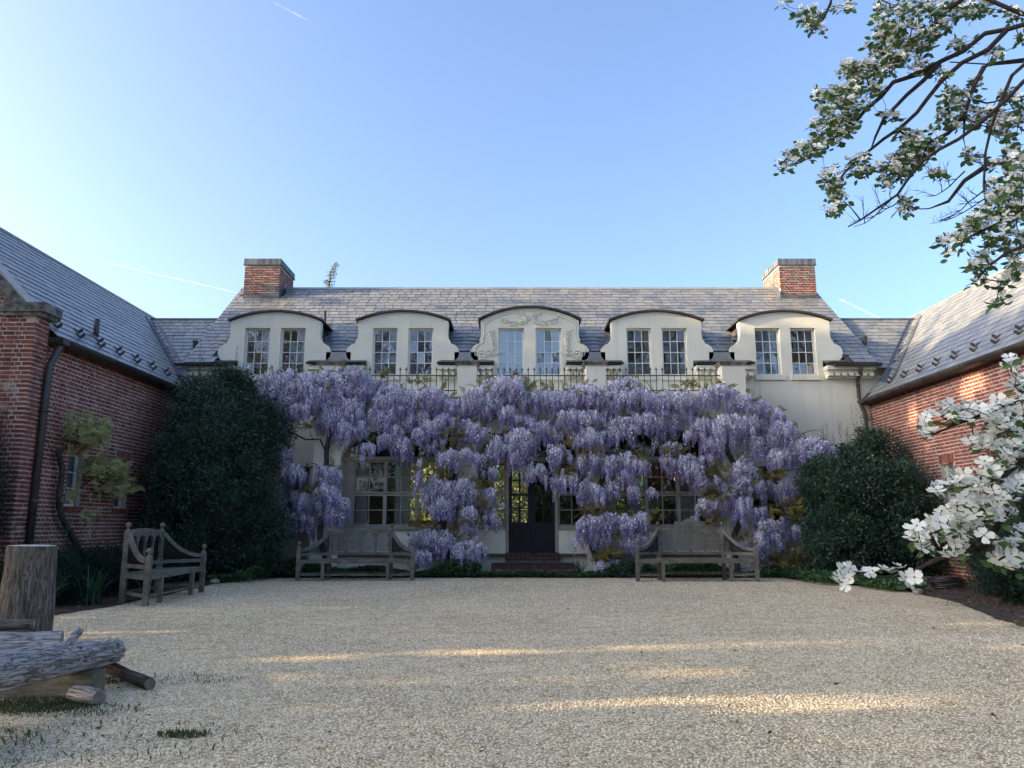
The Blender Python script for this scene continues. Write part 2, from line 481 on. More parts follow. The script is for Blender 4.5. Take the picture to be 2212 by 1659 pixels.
def gravel_mat():
    m, nt, bs, _ = nodes('pea_gravel')
    v = pos_node(nt)
    vo = N(nt, 'ShaderNodeTexVoronoi'); vo.inputs['Scale'].default_value = 62
    nt.links.new(v, vo.inputs['Vector'])
    sep = N(nt, 'ShaderNodeSeparateColor'); nt.links.new(vo.outputs['Color'], sep.inputs[0])
    c = ramp(nt, sep.outputs[0], [(0.0, (0.44,0.33,0.19)), (0.18, (0.68,0.54,0.33)), (0.45, (0.85,0.69,0.44)), (0.75, (0.90,0.77,0.54)), (1.0, (0.92,0.85,0.68))])
    # dark gaps between the stones
    gap = ramp(nt, vo.outputs['Distance'], [(0.36, (1, 1, 1)), (0.66, (0.34, 0.30, 0.25))])
    c = mix(nt, c, gap, 0.65, 'MULTIPLY')
    # broad wear, dirt and greenish growth
    f = noise_node(nt, v, 0.55, 6, 0.6)
    c = mix(nt, c, ramp(nt, f, [(0.35, (0.86,0.85,0.80)), (0.62, (1.05,1.04,1.02))]), 1.0, 'MULTIPLY')
    f3 = noise_node(nt, v, 17, 5, 0.75)
    c = mix(nt, c, ramp(nt, f3, [(0.33, (0.55,0.53,0.48)), (0.48, (1.0,0.99,0.97)), (0.66, (1.18,1.17,1.15))]), 1.0, 'MULTIPLY')
    f4 = noise_node(nt, v, 4.2, 9, 0.8)
    c = mix(nt, c, ramp(nt, f4, [(0.36, (0.68,0.66,0.60)), (0.52, (1.0,1.0,1.0)), (0.66, (1.12,1.11,1.08))]), 1.0, 'MULTIPLY')
    f2 = noise_node(nt, v, 5.0, 6, 0.7)
    c = mix(nt, c, (0.15,0.13,0.085), ramp(nt, f2, [(0.60, (0, 0, 0)), (0.80, (0.55,0.55,0.55))]))
    nt.links.new(c, bs.inputs['Base Color'])
    bs.inputs['Roughness'].default_value = 0.85; bs.inputs['Specular IOR Level'].default_value = 0.2
    inv = N(nt, 'ShaderNodeMath', operation='SUBTRACT'); inv.inputs[0].default_value = 1.0
    nt.links.new(vo.outputs['Distance'], inv.inputs[1])
    bump(nt, bs, inv.outputs[0], 0.9, 0.012)
    return m
M['gravel'] = gravel_mat()
M['pebble'] = mat_rand('pebble', [(0.44,0.34,0.20),(0.66,0.53,0.34),(0.80,0.66,0.45),(0.86,0.74,0.54),(0.90,0.83,0.68),(0.70,0.56,0.37)], rough=0.75, spec=0.25, nscale=40, namt=0.2)
M['soil'] = mat_simple('mulch', (0.030,0.022,0.016), (0.09,0.068,0.05), 22, 0.95, 0.9, 60, 0.02, detail=8)
M['lawn'] = mat_simple('lawn', (0.035,0.06,0.02), (0.07,0.10,0.035), 3, 0.95, 0.6, 60, 0.02)

# ================================================================== GROUND
def sheet(name, poly, z, mat, kind='structure'):
    mb = MB()
    tris = tessellate_polygon([[Vector((x, y, 0)) for x, y in poly]])
    mb.add([(x, y, z) for x, y in poly], [tuple(t) for t in tris])
    o = mb.build(name, mat); o['kind'] = kind
    for p in o.data.polygons:
        if p.normal.z < 0: p.flip()
    return o
def ground_sheet():
    mb = MB(); R = 900
    mb.add([(-R, -R, 0), (R, -R, 0), (R, R, 0), (-R, R, 0)], [(0, 1, 2, 3)])
    tag(mb.build('ground', M['lawn']), kind='structure')
ground_sheet()
def wob(pts, n=6, a=0.06, seed=1):
    r = random.Random(seed); out = []
    for i in range(len(pts)):
        p, q = pts[i], pts[(i + 1) % len(pts)]
        for k in range(n):
            t = k / n
            out.append((p[0] + (q[0]-p[0])*t + r.uniform(-a, a), p[1] + (q[1]-p[1])*t + r.uniform(-a, a)))
    return out
BED_L = [(-12.5, 10.0), (-9.0, 9.9), (-6.9, 10.2), (-6.25, 10.9), (-6.05, 12.0), (-6.1, 14.0), (-6.25, 16.0), (-6.2, 18.4), (-6.4, 19.2), (-8.6, 21.0), (-12.5, 21.0)]
BED_R = [(9.9, 8.2), (8.2, 8.4), (6.6, 8.7), (6.1, 9.3), (6.35, 10.6), (7.0, 12.4), (7.35, 14.5), (7.2, 16.0), (6.6, 17.4), (6.3, 18.5), (7.0, 20.9), (9.9, 20.9)]
BED_C = [(-6.3, 18.62), (-3.0, 18.60), (-0.4, 18.62), (-0.4, 19.5), (1.35, 19.5), (1.35, 18.62), (3.0, 18.60), (6.4, 18.55), (6.7, 21.0), (-6.6, 21.0)]
sheet('gravel_court', [(-16, -14), (16, -14), (16, 21), (-16, 21)], 0.006, M['gravel'])
sheet('planting_bed', wob(BED_L, 8, 0.05, 1), 0.014, M['soil'])
sheet('planting_bed', wob(BED_R, 8, 0.05, 2), 0.014, M['soil'])
sheet('planting_bed', wob(BED_C, 6, 0.03, 3), 0.012, M['soil'])

# ================================================================== BUILDING KIT
def brick_variants():
    out = []
    r = random.Random(3)
    for k in range(5):
        mb = MB().box(-0.5, 0.5, -0.5, 0.5, -0.5, 0.5)
        v = [(x + r.uniform(-.03, .03), y + r.uniform(-.06, .06), z + r.uniform(-.07, .07)) for x, y, z in mb.v]
        mb.v = v; out.append(mb.template())
    return out
BRICKS = brick_variants()
def slate_variants():
    out = []; r = random.Random(4)
    for k in range(5):
        c = [r.uniform(0, .06) for _ in range(4)]
        vs = [(-.5 + c[0]*.4, 0 + c[1]*.15, 0), (.5 - c[2]*.4, 0 + c[3]*.15, 0), (.5, 1, 0), (-.5, 1, 0)]
        vs2 = [(x, y, 1 + r.uniform(-.12, .12)) for x, y, z in vs]
        mb = MB(); mb.add(vs + vs2, [(0,3,2,1),(4,5,6,7),(0,1,5,4),(1,2,6,5),(2,3,7,6),(3,0,4,7)])
        out.append(mb.template())
    return out
SLATES = slate_variants()

def bond(m, L, z0, z1, openings=(), course=0.079, bh=0.058, depth=0.10, joint=0.019, top=None, seed=0, proud=0.012):
    """Flemish bond in local x,z with the face at y=0; m places it in the world"""
    r = random.Random(seed); out = []
    row = 0; z = z0
    while z + bh <= z1 + 1e-6:
        x = -(0.06 if row % 2 else 0.115) - r.uniform(0, .012); head = row % 2 == 0
        while x < L:
            w = 0.098 if head else 0.205
            if L - (x + w + joint) < .07: w = L - x
            a, b = max(0.0, x), min(L, x + w)
            segs = [(a, b)]
            for ox0, ox1, oz0, oz1 in openings:
                if z + bh > oz0 + .005 and z < oz1 - .005:
                    ns = []
                    for s0, s1 in segs:
                        if s1 <= ox0 or s0 >= ox1: ns.append((s0, s1)); continue
                        if s0 < ox0: ns.append((s0, ox0 - .004))
                        if s1 > ox1: ns.append((ox1 + .004, s1))
                    segs = ns
            for s0, s1 in segs:
                if s1 - s0 < .03: continue
                cx = (s0 + s1) / 2
                if top and z + bh > top(cx): continue
                t = Matrix.Translation((cx, depth / 2 - r.uniform(0, .0025), z + bh / 2 + r.uniform(-.003, .003)))
                rot = Matrix.Rotation(r.uniform(-.012, .012), 4, 'Y')
                out.append(m @ t @ rot @ Matrix.Diagonal((s1 - s0, depth, bh + r.uniform(-.004, .003), 1)))
            x += w + joint
            head = not head
        z += course; row += 1
    return out
def soldier(m, x0, x1, z0, z1, n, depth=0.10, fan=0.0, seed=1, out_y=0.0):
    r = random.Random(seed); res = []
    w = (x1 - x0) / n
    for i in range(n):
        cx = x0 + (i + .5) * w; k = (i + .5) / n * 2 - 1
        t = Matrix.Translation((cx, depth / 2 - out_y - r.uniform(0, .004), (z0 + z1) / 2)) @ Matrix.Rotation(k * fan, 4, 'Y')
        res.append(m @ t @ Matrix.Diagonal((w - .017, depth, z1 - z0, 1)))
    return res
def window(parent, m, w, h, cols, rows, mat, glass, fr=0.05, mun=0.018, d=0.05, heavy_rows=(), heavy_cols=(), name='window', arch=None):
    """local: x 0..w, z 0..h, y=0 front, +y inwards"""
    mb = MB()
    mb.box(0, fr, 0, d, 0, h); mb.box(w - fr, w, 0, d, 0, h)
    mb.box(fr, w - fr, 0.002, d, 0, fr); mb.box(fr, w - fr, 0.002, d, h - fr, h)
    xs = [fr]; zs = [fr]
    cw = (w - 2 * fr) / cols; rh = (h - 2 * fr) / rows
    for i in range(1, cols):
        x = fr + i * cw; q = mun * (2.6 if i in heavy_cols else 1)
        mb.box(x - q / 2, x + q / 2, 0.008, d - .01, fr, h - fr)
    for j in range(1, rows):
        z = fr + j * rh; q = mun * (2.6 if j in heavy_rows else 1)
        mb.box(fr, w - fr, 0.010, d - .012, z - q / 2, z + q / 2)
    o = mb.build(name, mat, parent, m)
    for i in range(cols):
        for j in range(rows):
            p = MB()
            x0, x1 = fr + i * cw, fr + (i + 1) * cw; z0, z1 = fr + j * rh, fr + (j + 1) * rh
            ty = random.uniform(-.004, .004); tz = random.uniform(-.004, .004)
            y = d * .5
            p.add([(x0, y - ty - tz, z0), (x1, y + ty - tz, z0), (x1, y + ty + tz, z1), (x0, y - ty + tz, z1)], [(0, 1, 2, 3)])
            p.build('pane', glass, o, m)
    return o
def slate_roof(parent, O, U, V, W, L, keep, exposure=0.225, wid=(0.22, 0.34), seed=0, limit=300):
    r = random.Random(seed); O = Vector(O); U = Vector(U).normalized(); V = Vector(V).normalized()
    Nn = U.cross(V).normalized()
    if Nn.z < 0: Nn = -Nn
    mats = []
    rows = int(L / exposure) + 1
    for j in range(rows):
        v0 = j * exposure - .03
        u = -r.uniform(0, .3)
        while u < W:
            w = r.uniform(*wid)
            a, b = max(0, u), min(W, u + w)
            if b - a > .06:
                ln = min(exposure * 1.6, L - v0)
                c = O + U * ((a + b) / 2) + V * v0
                mid = c + V * (exposure * .5)
                kp = keep(mid, a, b) if ln > .05 else False
                if kp and kp is not True:
                    a, b = kp; c = O + U * ((a + b) / 2) + V * v0
                if kp:
                    tilt = 0.014 / exposure
                    vv = (V - Nn * tilt).normalized(); nn = (Nn + V * tilt).normalized()
                    rot = r.uniform(-.006, .006)
                    uu = (U + vv * rot).normalized()
                    c2 = c + Nn * (.038 + r.uniform(-.0004, .0006)) + V * r.uniform(-.006, .005)
                    th = r.uniform(.009, .013)
                    mats.append(frame(uu * (b - a - .010), vv * ln, nn * th, c2))
            u += w
    pieces('slate', SLATES, mats, M['slate'], parent, limit)

# ------------------------------------------------------------------ key planes
X0 = 0.5
YB = 19.4        # front of the arcaded ground floor
YM = 21.0        # main wall with the dormers
GL, GR = -8.95, 9.98
T40 = math.tan(rad(40)); C40, S40 = math.cos(rad(40)), math.sin(rad(40))
EAVE_Y, EAVE_Z = 20.62, 5.60
def zmain(y): return EAVE_Z + (y - EAVE_Y) * T40
LINK_Y, LINK_Z = 20.70, 5.46
def zlink(y): return LINK_Z + (y - LINK_Y) * T40
LINK_RY = 23.1
WEL, WER, WEZ = -8.32, 9.62, 4.60
def zleft(x): return WEZ + (WEL - x)
def zright(x): return WEZ + (x - WER)
RUN = 3.06

house = thing('stucco_house', 'cream stucco house with slate roof, five dormers and arched loggia behind the wisteria', 'house', (X0, YM, 0))

# ------------------------------------------------------------------ main wall
DX = [X0 + k * 3.56 for k in (-2, -1, 0, 1, 2)]
DX[0] -= 0.03; DX[4] += 0.05
def main_wall():
    poly = [(GL, 0), (X0 - 5.3, 0), (X0 - 5.3, 4.25), (X0 + 5.3, 4.25), (X0 + 5.3, 0), (GR, 0), (GR, 5.55)]
    for xc in reversed(DX):
        poly += [(xc + 1.0, 5.55), (xc + 1.0, 5.1), (xc - 1.0, 5.1), (xc - 1.0, 5.55)]
    poly += [(GL, 5.55)]
    holes = []
    for wx in (X0 - 6.42, X0 + 6.42):
        holes.append([(wx - .42, 1.15), (wx + .42, 1.15), (wx + .42, 2.78), (wx - .42, 2.78)])
    MB().prism(poly, YM, YM + .3, holes).build('wall', M['stucco'], house)
    # back and end walls keep the house closed
    mb = MB()
    for x in (GL, GR - .3):
        mb.box(x, x + .3, YM + .302, 28.3, 0, 5.498)
        mb.add([(x, YM+.3, 5.5), (x, 28.3, 5.5), (x, 24.62, 8.7), (x+.3, YM+.3, 5.5), (x+.3, 28.3, 5.5), (x+.3, 24.62, 8.7)], [(0,1,2),(3,5,4),(0,3,4,1),(1,4,5,2),(2,5,3,0)])
        mb.build('end_wall', M['stucco'], house); mb = MB()
    back_open = [(-3.75, -2.35, 1.35, 3.5), (-0.72, 0.62, 0.6, 3.45), (3.4, 4.8, 1.35, 3.5)]
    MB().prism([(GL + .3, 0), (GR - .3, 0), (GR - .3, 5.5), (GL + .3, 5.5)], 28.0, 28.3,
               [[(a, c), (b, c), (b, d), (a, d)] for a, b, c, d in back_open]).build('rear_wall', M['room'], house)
    for a, b, c, d in back_open:
        window(house, Matrix.Translation((a, 28.05, c)), b - a, d - c, 4, 5, M['door_paint'], M['glass_low'], fr=.05, mun=.03, name='rear_window')
    # rooms
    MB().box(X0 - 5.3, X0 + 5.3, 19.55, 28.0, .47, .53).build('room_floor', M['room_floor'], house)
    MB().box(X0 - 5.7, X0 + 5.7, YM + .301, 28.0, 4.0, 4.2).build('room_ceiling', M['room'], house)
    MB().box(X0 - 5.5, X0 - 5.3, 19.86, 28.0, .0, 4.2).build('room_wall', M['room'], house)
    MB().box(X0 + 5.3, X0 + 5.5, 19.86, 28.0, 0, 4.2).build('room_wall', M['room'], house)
    for wx in (X0 - 6.42, X0 + 6.42):
        window(house, Matrix.Translation((wx - .42, YM + .1, 1.15)), .84, 1.63, 2, 4, M['beige_paint'], M['glass_low'], fr=.06, mun=.025, heavy_rows=(2,))
        MB().box(wx - .5, wx + .5, YM - .07, YM + .1, 1.06, 1.147).build('window_sill', M['stucco'], house)
        MB().box(wx - .5, wx + .5, YM - .05, YM + .0, 2.80, 2.98).build('lintel', M['stucco'], house)
        MB().box(wx - .40, wx + .40, YM + .2, YM + .22, 1.9, 2.75).build('blind', M['curtain'], house)
main_wall()

# ------------------------------------------------------------------ main roof
def arc_z(xc, x, hw, zs, za):
    rise = za - zs; R = (hw * hw + rise * rise) / (2 * rise)
    d = x - xc
    return za - R + math.sqrt(max(0, R * R - d * d))
DORM = []      # xc, half width, spring z, apex z
for i, xc in enumerate(DX):
    DORM.append((xc, 1.385, 6.90, 7.27) if i == 2 else (xc, 1.27, 6.88, 7.15))
def roofs():
    L = (24.62 - EAVE_Y) / C40
    O = Vector((GL - .05, EAVE_Y, EAVE_Z)); U = Vector((1, 0, 0)); V = Vector((0, C40, S40))
    W = GR - GL + .1
    mb = MB()
    RZ = zmain(24.62)
    def deckbox(x0, x1, y0):
        mb.add([(x0, y0, zmain(y0) - .03), (x1, y0, zmain(y0) - .03), (x1, 24.62, RZ - .03), (x0, 24.62, RZ - .03),
                (x0, y0, zmain(y0) + .02), (x1, y0, zmain(y0) + .02), (x1, 24.62, RZ + .02), (x0, 24.62, RZ + .02)],
               [(0,3,2,1),(4,5,6,7),(0,1,5,4),(1,2,6,5),(2,3,7,6),(3,0,4,7)])
    edges = [GL - .05]
    for xc in DX: edges += [xc - 1.0, xc + 1.0]
    edges += [GR + .05]
    SH = 1.58
    ends_x = (DX[0] - SH, DX[4] + SH)
    deckbox(GL - .05, ends_x[0], EAVE_Y); deckbox(ends_x[1], GR + .05, EAVE_Y)
    deckbox(ends_x[0] + .001, DX[0] - 1.0, YM + .02); deckbox(DX[4] + 1.0, ends_x[1] - .001, YM + .02)
    for k in range(2, len(edges) - 2, 2): deckbox(edges[k], edges[k + 1], YM + .02)
    for xc in DX: deckbox(xc - 1.0, xc + 1.0, 22.6)
    # rear slope
    mb.add([(GL-.05, 24.62, RZ), (GR+.05, 24.62, RZ), (GR+.05, 28.6, RZ - 3.98*T40), (GL-.05, 28.6, RZ - 3.98*T40)], [(0,1,2,3)])
    roof = mb.build('roof', M['deck'], house)
    def keep(p, a, b):
        xa, xb = O.x + a, O.x + b
        if p.y < YM + .10 and not (xb < ends_x[0] + .15 or xa > ends_x[1] - .15): return False
        for xc, hw, zs, za in DORM:
            if p.y < YM + .10 and xb > xc - 1.0 and xa < xc + 1.0:
                if xa < xc - 1.03: return (a, xc - 1.0 - O.x)
                if xb > xc + 1.03: return (xc + 1.0 - O.x, b)
                return False
            if p.y > YM + .04 and abs(p.x - xc) < hw - .12 and p.z < arc_z(xc, p.x, hw, zs, za) - .05: return False
        for cx0, cx1 in ((-8.69, -7.55), (8.69, 9.86)):
            if cx0 < p.x < cx1 and p.y > 24.0: return False
        return True
    slate_roof(roof, O, U, V, W, L, keep, seed=1)
    # bell-cast strips of slate in front of the dormer shoulders
    TS = .30; cs = math.cos(math.atan(TS)); sn = math.sin(math.atan(TS))
    ivs = [(ends_x[0], DX[0] - 1.0)] + [(DX[i] + 1.0, DX[i + 1] - 1.0) for i in range(4)] + [(DX[4] + 1.0, ends_x[1])]
    for i, (xa, xe) in enumerate(ivs):
        st = MB(); y1 = YM + .03; z1 = EAVE_Z + (y1 - EAVE_Y) * TS
        st.add([(xa, EAVE_Y, EAVE_Z - .03), (xe, EAVE_Y, EAVE_Z - .03), (xe, y1, z1 - .03), (xa, y1, z1 - .03), (xa, EAVE_Y, EAVE_Z + .02), (xe, EAVE_Y, EAVE_Z + .02), (xe, y1, z1 + .02), (xa, y1, z1 + .02)],
               [(0,3,2,1),(4,5,6,7),(0,1,5,4),(1,2,6,5),(2,3,7,6),(3,0,4,7)])
        so = st.build('eave_strip', M['deck'], house)
        slate_roof(so, (xa, EAVE_Y, EAVE_Z), (1, 0, 0), (0, cs, sn), xe - xa, (y1 - EAVE_Y) / cs, lambda p, a, b: True, exposure=.20, seed=60 + i)
        if 0 < i < 5:
            g0, g1 = DX[i - 1] + 1.45, DX[i] - 1.45
            MB().box(g0, g1, YM + .0, YM + .03, z1, zmain(YM + .03) + .05).build('step_flashing', M['slate'], house)
    # ridge saddle and verge edges
    mb = MB(); mb.add([(GL-.05, 24.50, RZ-.035), (GL-.05, 24.62, RZ+.075), (GL-.05, 24.74, RZ-.04), (GR+.05, 24.50, RZ-.035), (GR+.05, 24.62, RZ+.075), (GR+.05, 24.74, RZ-.04)],
                      [(0,1,4,3),(1,2,5,4),(0,2,1),(3,4,5)])
    mb.build('ridge_cap', M['slate'], roof)
    # link roofs between house and wings
    for side, x0, x1 in (('l', -12.2, GL), ('r', GR, 13.2)):
        mb = MB()
        mb.add([(x0, LINK_Y, LINK_Z), (x1, LINK_Y, LINK_Z), (x1, LINK_RY, zlink(LINK_RY)), (x0, LINK_RY, zlink(LINK_RY)), (x1, 27.0, LINK_Z), (x0, 27.0, LINK_Z)],
               [(0,1,2,3),(3,2,4,5)])
        lr = mb.build('link_roof', M['deck'], house)
        def keepl(p, a, b, side=side):
            z = zleft(p.x) if side == 'l' else zright(p.x)
            return p.z > z - .02
        slate_roof(lr, (x0, LINK_Y, LINK_Z), (1, 0, 0), (0, C40, S40), x1 - x0, (LINK_RY - LINK_Y) / C40, keepl, seed=5 if side == 'l' else 6, limit=200)
        # link wall
        MB().box(x0, x1, YM + .02, YM + .3, 0, LINK_Z + .1).build('link_wall', M['stucco'], house)
        MB().box(min(x0, x1), max(x0, x1), LINK_RY - .07, LINK_RY + .07, zlink(LINK_RY) + .0, zlink(LINK_RY) + .06).build('ridge_cap', M['lead'], lr)
    return roof
roof = roofs()

# ------------------------------------------------------------------ dormers
def dormer_outline(xc, hw, zs, za, big):
    k = 1.05 if big else 1.0
    right = [(1.0, 5.1), (1.0, 5.74), (1.42*k, 5.74), (1.50*k, 5.78), (1.56*k, 5.86), (1.58*k, 5.98), (1.56*k, 6.08), (1.50*k, 6.17), (1.42*k, 6.22), (1.34*k, 6.24),
             (1.34*k, 6.30), (hw + .03, 6.34), (hw, 6.42), (hw - .01, 6.50)]
    arc = []
    for i in range(13):
        x = hw * (1 - i / 6)
        arc.append((x, arc_z(0, x, hw, zs, za)))
    left = [(-x, z) for x, z in reversed(right)]
    return [(xc + x, z) for x, z in right + arc + left]
WINX = [(-.85, -.15), (.15, .85)]
def dormers():
    for i, (xc, hw, zs, za) in enumerate(DORM):
        big = i == 2
        out = dormer_outline(xc, hw, zs, za, big)
        wx = [(-.88, -.16), (.16, .88)] if big else WINX
        holes = [[(xc + a, 5.34), (xc + b, 5.34), (xc + b, 6.69), (xc + a, 6.69)] for a, b in wx]
        d = MB().prism(out, YM, YM + .25, holes).build('dormer', M['stucco'], house)
        # cheeks
        mb = MB()
        for s in (-1, 1):
            mb = MB()
            x = xc + s * (hw - .10)
            ye = EAVE_Y + (zs - EAVE_Z) / T40
            mb.add([(x, YM + .25, 5.6), (x, ye, zs), (x, YM + .25, zs + .02), (x - s*.05, YM + .25, 5.6), (x - s*.05, ye, zs), (x - s*.05, YM + .25, zs + .02)],
                   [(0,1,2),(3,5,4),(0,3,4,1),(1,4,5,2),(2,5,3,0)])
            mb.build('cheek', M['copper'], d)
        # barrel roof
        mb = MB(); n = 20; vs = []; th = .055
        for k in range(n + 1):
            x = (hw + .07) * (k / n * 2 - 1)
            z = arc_z(0, x * hw / (hw + .07), hw, zs, za)
            yb = EAVE_Y + (z + th - EAVE_Z) / T40 + .05
            vs += [(xc + x, YM - .09, z + .004), (xc + x, YM - .09, z + th), (xc + x, yb, z + th), (xc + x, yb, z + .004)]
        fs = []
        for k in range(n):
            a, b = k * 4, (k + 1) * 4
            fs += [(a, a+1, b+1, b), (a+1, a+2, b+2, b+1), (a, b, b+3, a+3)]
        fs += [(0, 3, 2, 1), (n*4, n*4+1, n*4+2, n*4+3)]
        mb.add(vs, fs); mb.build('dormer_roof', M['copper'], d)
        # flashing pan at the foot of each scroll
        for s in (-1, 1):
            mb = MB()
            k = 1.05 if big else 1
            mb.add([(xc + s * 1.5 * k, YM + .2, zmain(YM + .2) + .06), (xc + s * 1.78 * k, YM + .3, zmain(YM + .3) + .05), (xc + s * 1.72 * k, YM + .72, zmain(YM + .72) + .05), (xc + s * 1.25, YM + .9, zmain(YM + .9) + .06)], [(0, 1, 2, 3)])
            mb.build('flashing', M['lead'], d)
        for a, b in wx:
            w = b - a
            window(house, Matrix.Translation((xc + a, YM + .12, 5.34)), w, 1.35, 3, 4, M['white_paint'], M['glass'], fr=.048, mun=.020)
            MB().box(xc + a - .07, xc + b + .07, YM - .06, YM + .11, 5.19, 5.337).build('window_sill', M['stucco'], house)
            if big:
                MB().box(xc + a + .03, xc + b - .03, YM + .19, YM + .20, 5.5, 6.67).build('blind', M['blind'], house)
        # curtains behind the outer dormers' glass
        if i in (0, 4, 3):
            for (a, b) in wx:
                mb = MB(); n = 8; x1 = xc + b - .04; x0 = xc + b - .17
                vs = []
                for k in range(n + 1):
                    x = x0 + (x1 - x0) * k / n; y = YM + .24 + .02 * math.sin(k * 2.1)
                    vs += [(x, y, 5.35), (x, y, 6.67)]
                mb.add(vs, [(2*k, 2*k+2, 2*k+3, 2*k+1) for k in range(n)], True)
                mb.build('curtain', M['curtain'], house)
        if big: relief(d, xc, hw, zs, za, out)
def relief(parent, xc, hw, zs, za, out):
    """moulded edge, sprays and scrolls on the middle dormer"""
    mb = MB(); y = YM - .008
    inset = []
    for (x, z) in out[4:-4]:
        dx = x - xc
        inset.append((xc + dx * .93, y, z - (.10 if z > 6.8 else .0) - (.0 if z > 6.3 else -.02)))
    mb.tube(inset, .013, 5)
    mb.build('edge_moulding', M['stucco'], parent)
    mb = MB()
    leaf = []
    def lf(x, z, ang, L, w):
        m = Matrix.Translation((x, YM - .004, z)) @ Matrix.Rotation(-ang, 4, 'Y')
        n = 6; vs = []; fs = []
        for k in range(n + 1):
            t = k / n; ww = w * math.sin(math.pi * (t ** .7)) + .002
            vs += [m @ Vector((t * L, 0, -ww)), m @ Vector((t * L, -.028, 0)), m @ Vector((t * L, 0, ww))]
        for k in range(n):
            a = 3 * k
            fs += [(a, a+3, a+4, a+1), (a+1, a+4, a+5, a+2)]
        mb.add(vs, fs, True)
    cz = 6.92; r = random.Random(5)
    for s in (-1, 1):
        stem = [(xc + s * t * .74, YM - .012, cz - .10 * math.sin(t * 3.0) + .03 * t) for t in [k / 10 for k in range(11)]]
        mb.tube(stem, [.014 - .008 * k / 10 for k in range(11)], 5)
        for k in range(1, 11):
            p = stem[k]
            for q in (-1, 1):
                lf(p[0], p[2], (0 if s > 0 else math.pi) + q * r.uniform(.6, 1.1), r.uniform(.09, .13), r.uniform(.022, .032))
        st2 = [(xc + s * t * .24, YM - .014, cz + .02 + .17 * t) for t in [k / 5 for k in range(6)]]
        mb.tube(st2, .010, 5)
        for k in range(1, 6):
            for q in (-1, 1):
                base = math.atan2(.17, s * .24)
                lf(st2[k][0], st2[k][2], base + q * r.uniform(.4, .9), r.uniform(.09, .13), .028)
        # big scroll
        cxs = xc + s * 1.33; czs = 5.93; pts = []
        for k in range(34):
            a = k / 33 * 4.2 * math.pi; rr = .035 + .155 * (k / 33)
            pts.append((cxs - s * rr * math.cos(a), YM - .012, czs + rr * .85 * math.sin(a)))
        pts += [(cxs - s * (.30 + .08*k), YM - .012, czs - .03 + .05*k - .04*math.sin(k)) for k in range(1, 4)]
        mb.tube(pts, [.026 - .014 * min(1, k / 33) for k in range(len(pts))], 6)
        # rising spray beside the window
        st = [(xc + s * (1.06 - .03 * math.sin(t * 4)), YM - .012, 5.88 + t * .68) for t in [k / 9 for k in range(10)]]
        mb.tube(st, [.02 - .013 * k / 9 for k in range(10)], 5)
        for k in range(2, 10):
            for q in (-1, 1):
                lf(st[k][0], st[k][2], math.pi / 2 + q * r.uniform(.5, 1.1), r.uniform(.08, .13), r.uniform(.024, .034))
        for k in range(5):
            lf(xc + s * (1.05 + .05 * k), 5.86 + .015 * k, math.pi / 2 + s * (.9 - .45 * k), .15, .03)
    mb.build('relief', M['stucco'], parent)
dormers()

# ------------------------------------------------------------------ eaves: cornice, gutters
def eaves():
    edges = [GL]
    for xc in DX: edges += [xc - 1.0, xc + 1.0]
    edges += [GR]
    for k in range(0, len(edges), 2):
        a, b = edges[k] + .005, edges[k + 1] - .005
        if k == 0 or k == len(edges) - 2:
            pass
        mb = MB()
        mb.box(a, b, EAVE_Y + .06, YM, 5.44, 5.555)
        mb.box(a + .02, b - .02, EAVE_Y + .17, YM, 5.36, 5.437)
        mb.box(a + .04, b - .04, EAVE_Y + .25, YM, 5.22, 5.357)
        n = max(2, int((b - a) / .17)); w = (b - a) / n
        for i in range(n):
            mb.box(a + (i + .18) * w, a + (i + .82) * w, EAVE_Y + .10, EAVE_Y + .24, 5.27, 5.358)
        mb.build('cornice', M['stucco'], house)
    for a, b in ((GL - .5, DX[0] - 1.05), (DX[4] + 1.12, GR + .12)):
        mb = MB(); n = 9; vs = []; fs = []
        for x in (a, b):
            for k in range(n):
                t = math.pi + math.pi * k / (n - 1)
                vs.append((x, EAVE_Y - .03 + .075 * math.cos(t), 5.585 + .085 * math.sin(t)))
        for k in range(n - 1): fs.append((k, k + 1, n + k + 1, n + k))
        fs += [tuple(range(n)), tuple(range(n, 2 * n))]
        mb.add(vs, fs, False); mb.build('gutter', M['copper'], house)
    mb = MB(); x = 9.55
    mb.tube([(x, EAVE_Y - .02, 5.52), (x, EAVE_Y + .05, 5.40), (x + .01, YM - .09, 5.15), (x + .01, YM - .09, 4.70), (x + .06, YM - .10, 4.45), (x + .14, YM - .11, 4.2), (x + .15, YM - .11, .1)], .05, 10)
    mb.tube([(x + .01, YM - .09, 5.02), (x + .01, YM - .09, 5.06)], .062, 10)
    mb.build('downpipe', M['copper'], house)
    # vents on the roof
    p = at(702, 675, 22.35)
    MB().tube([(p.x, p.y, zmain(p.y) - .05), (p.x, p.y, zmain(p.y) + .52)], .045, 12).build('vent_pipe', M['copper'], roof)
    MB().add([(p.x - .16, p.y - .22, zmain(p.y - .22) + .07), (p.x + .16, p.y - .22, zmain(p.y - .22) + .07), (p.x + .16, p.y + .12, zmain(p.y + .12) + .07), (p.x - .16, p.y + .12, zmain(p.y + .12) + .07)], [(0,1,2,3)]).build('vent_flashing', M['lead'], roof)
    for px, y in ((421, 21.55), (1869, 21.75)):
        q = at(px, 750, y); z = zlink(y)
        MB().lathe([(.05, 0), (.055, .1), (.075, .26), (.075, .28)], Matrix.Translation((q.x, y, z)), 12).build('roof_vent', M['copper'], house)
eaves()

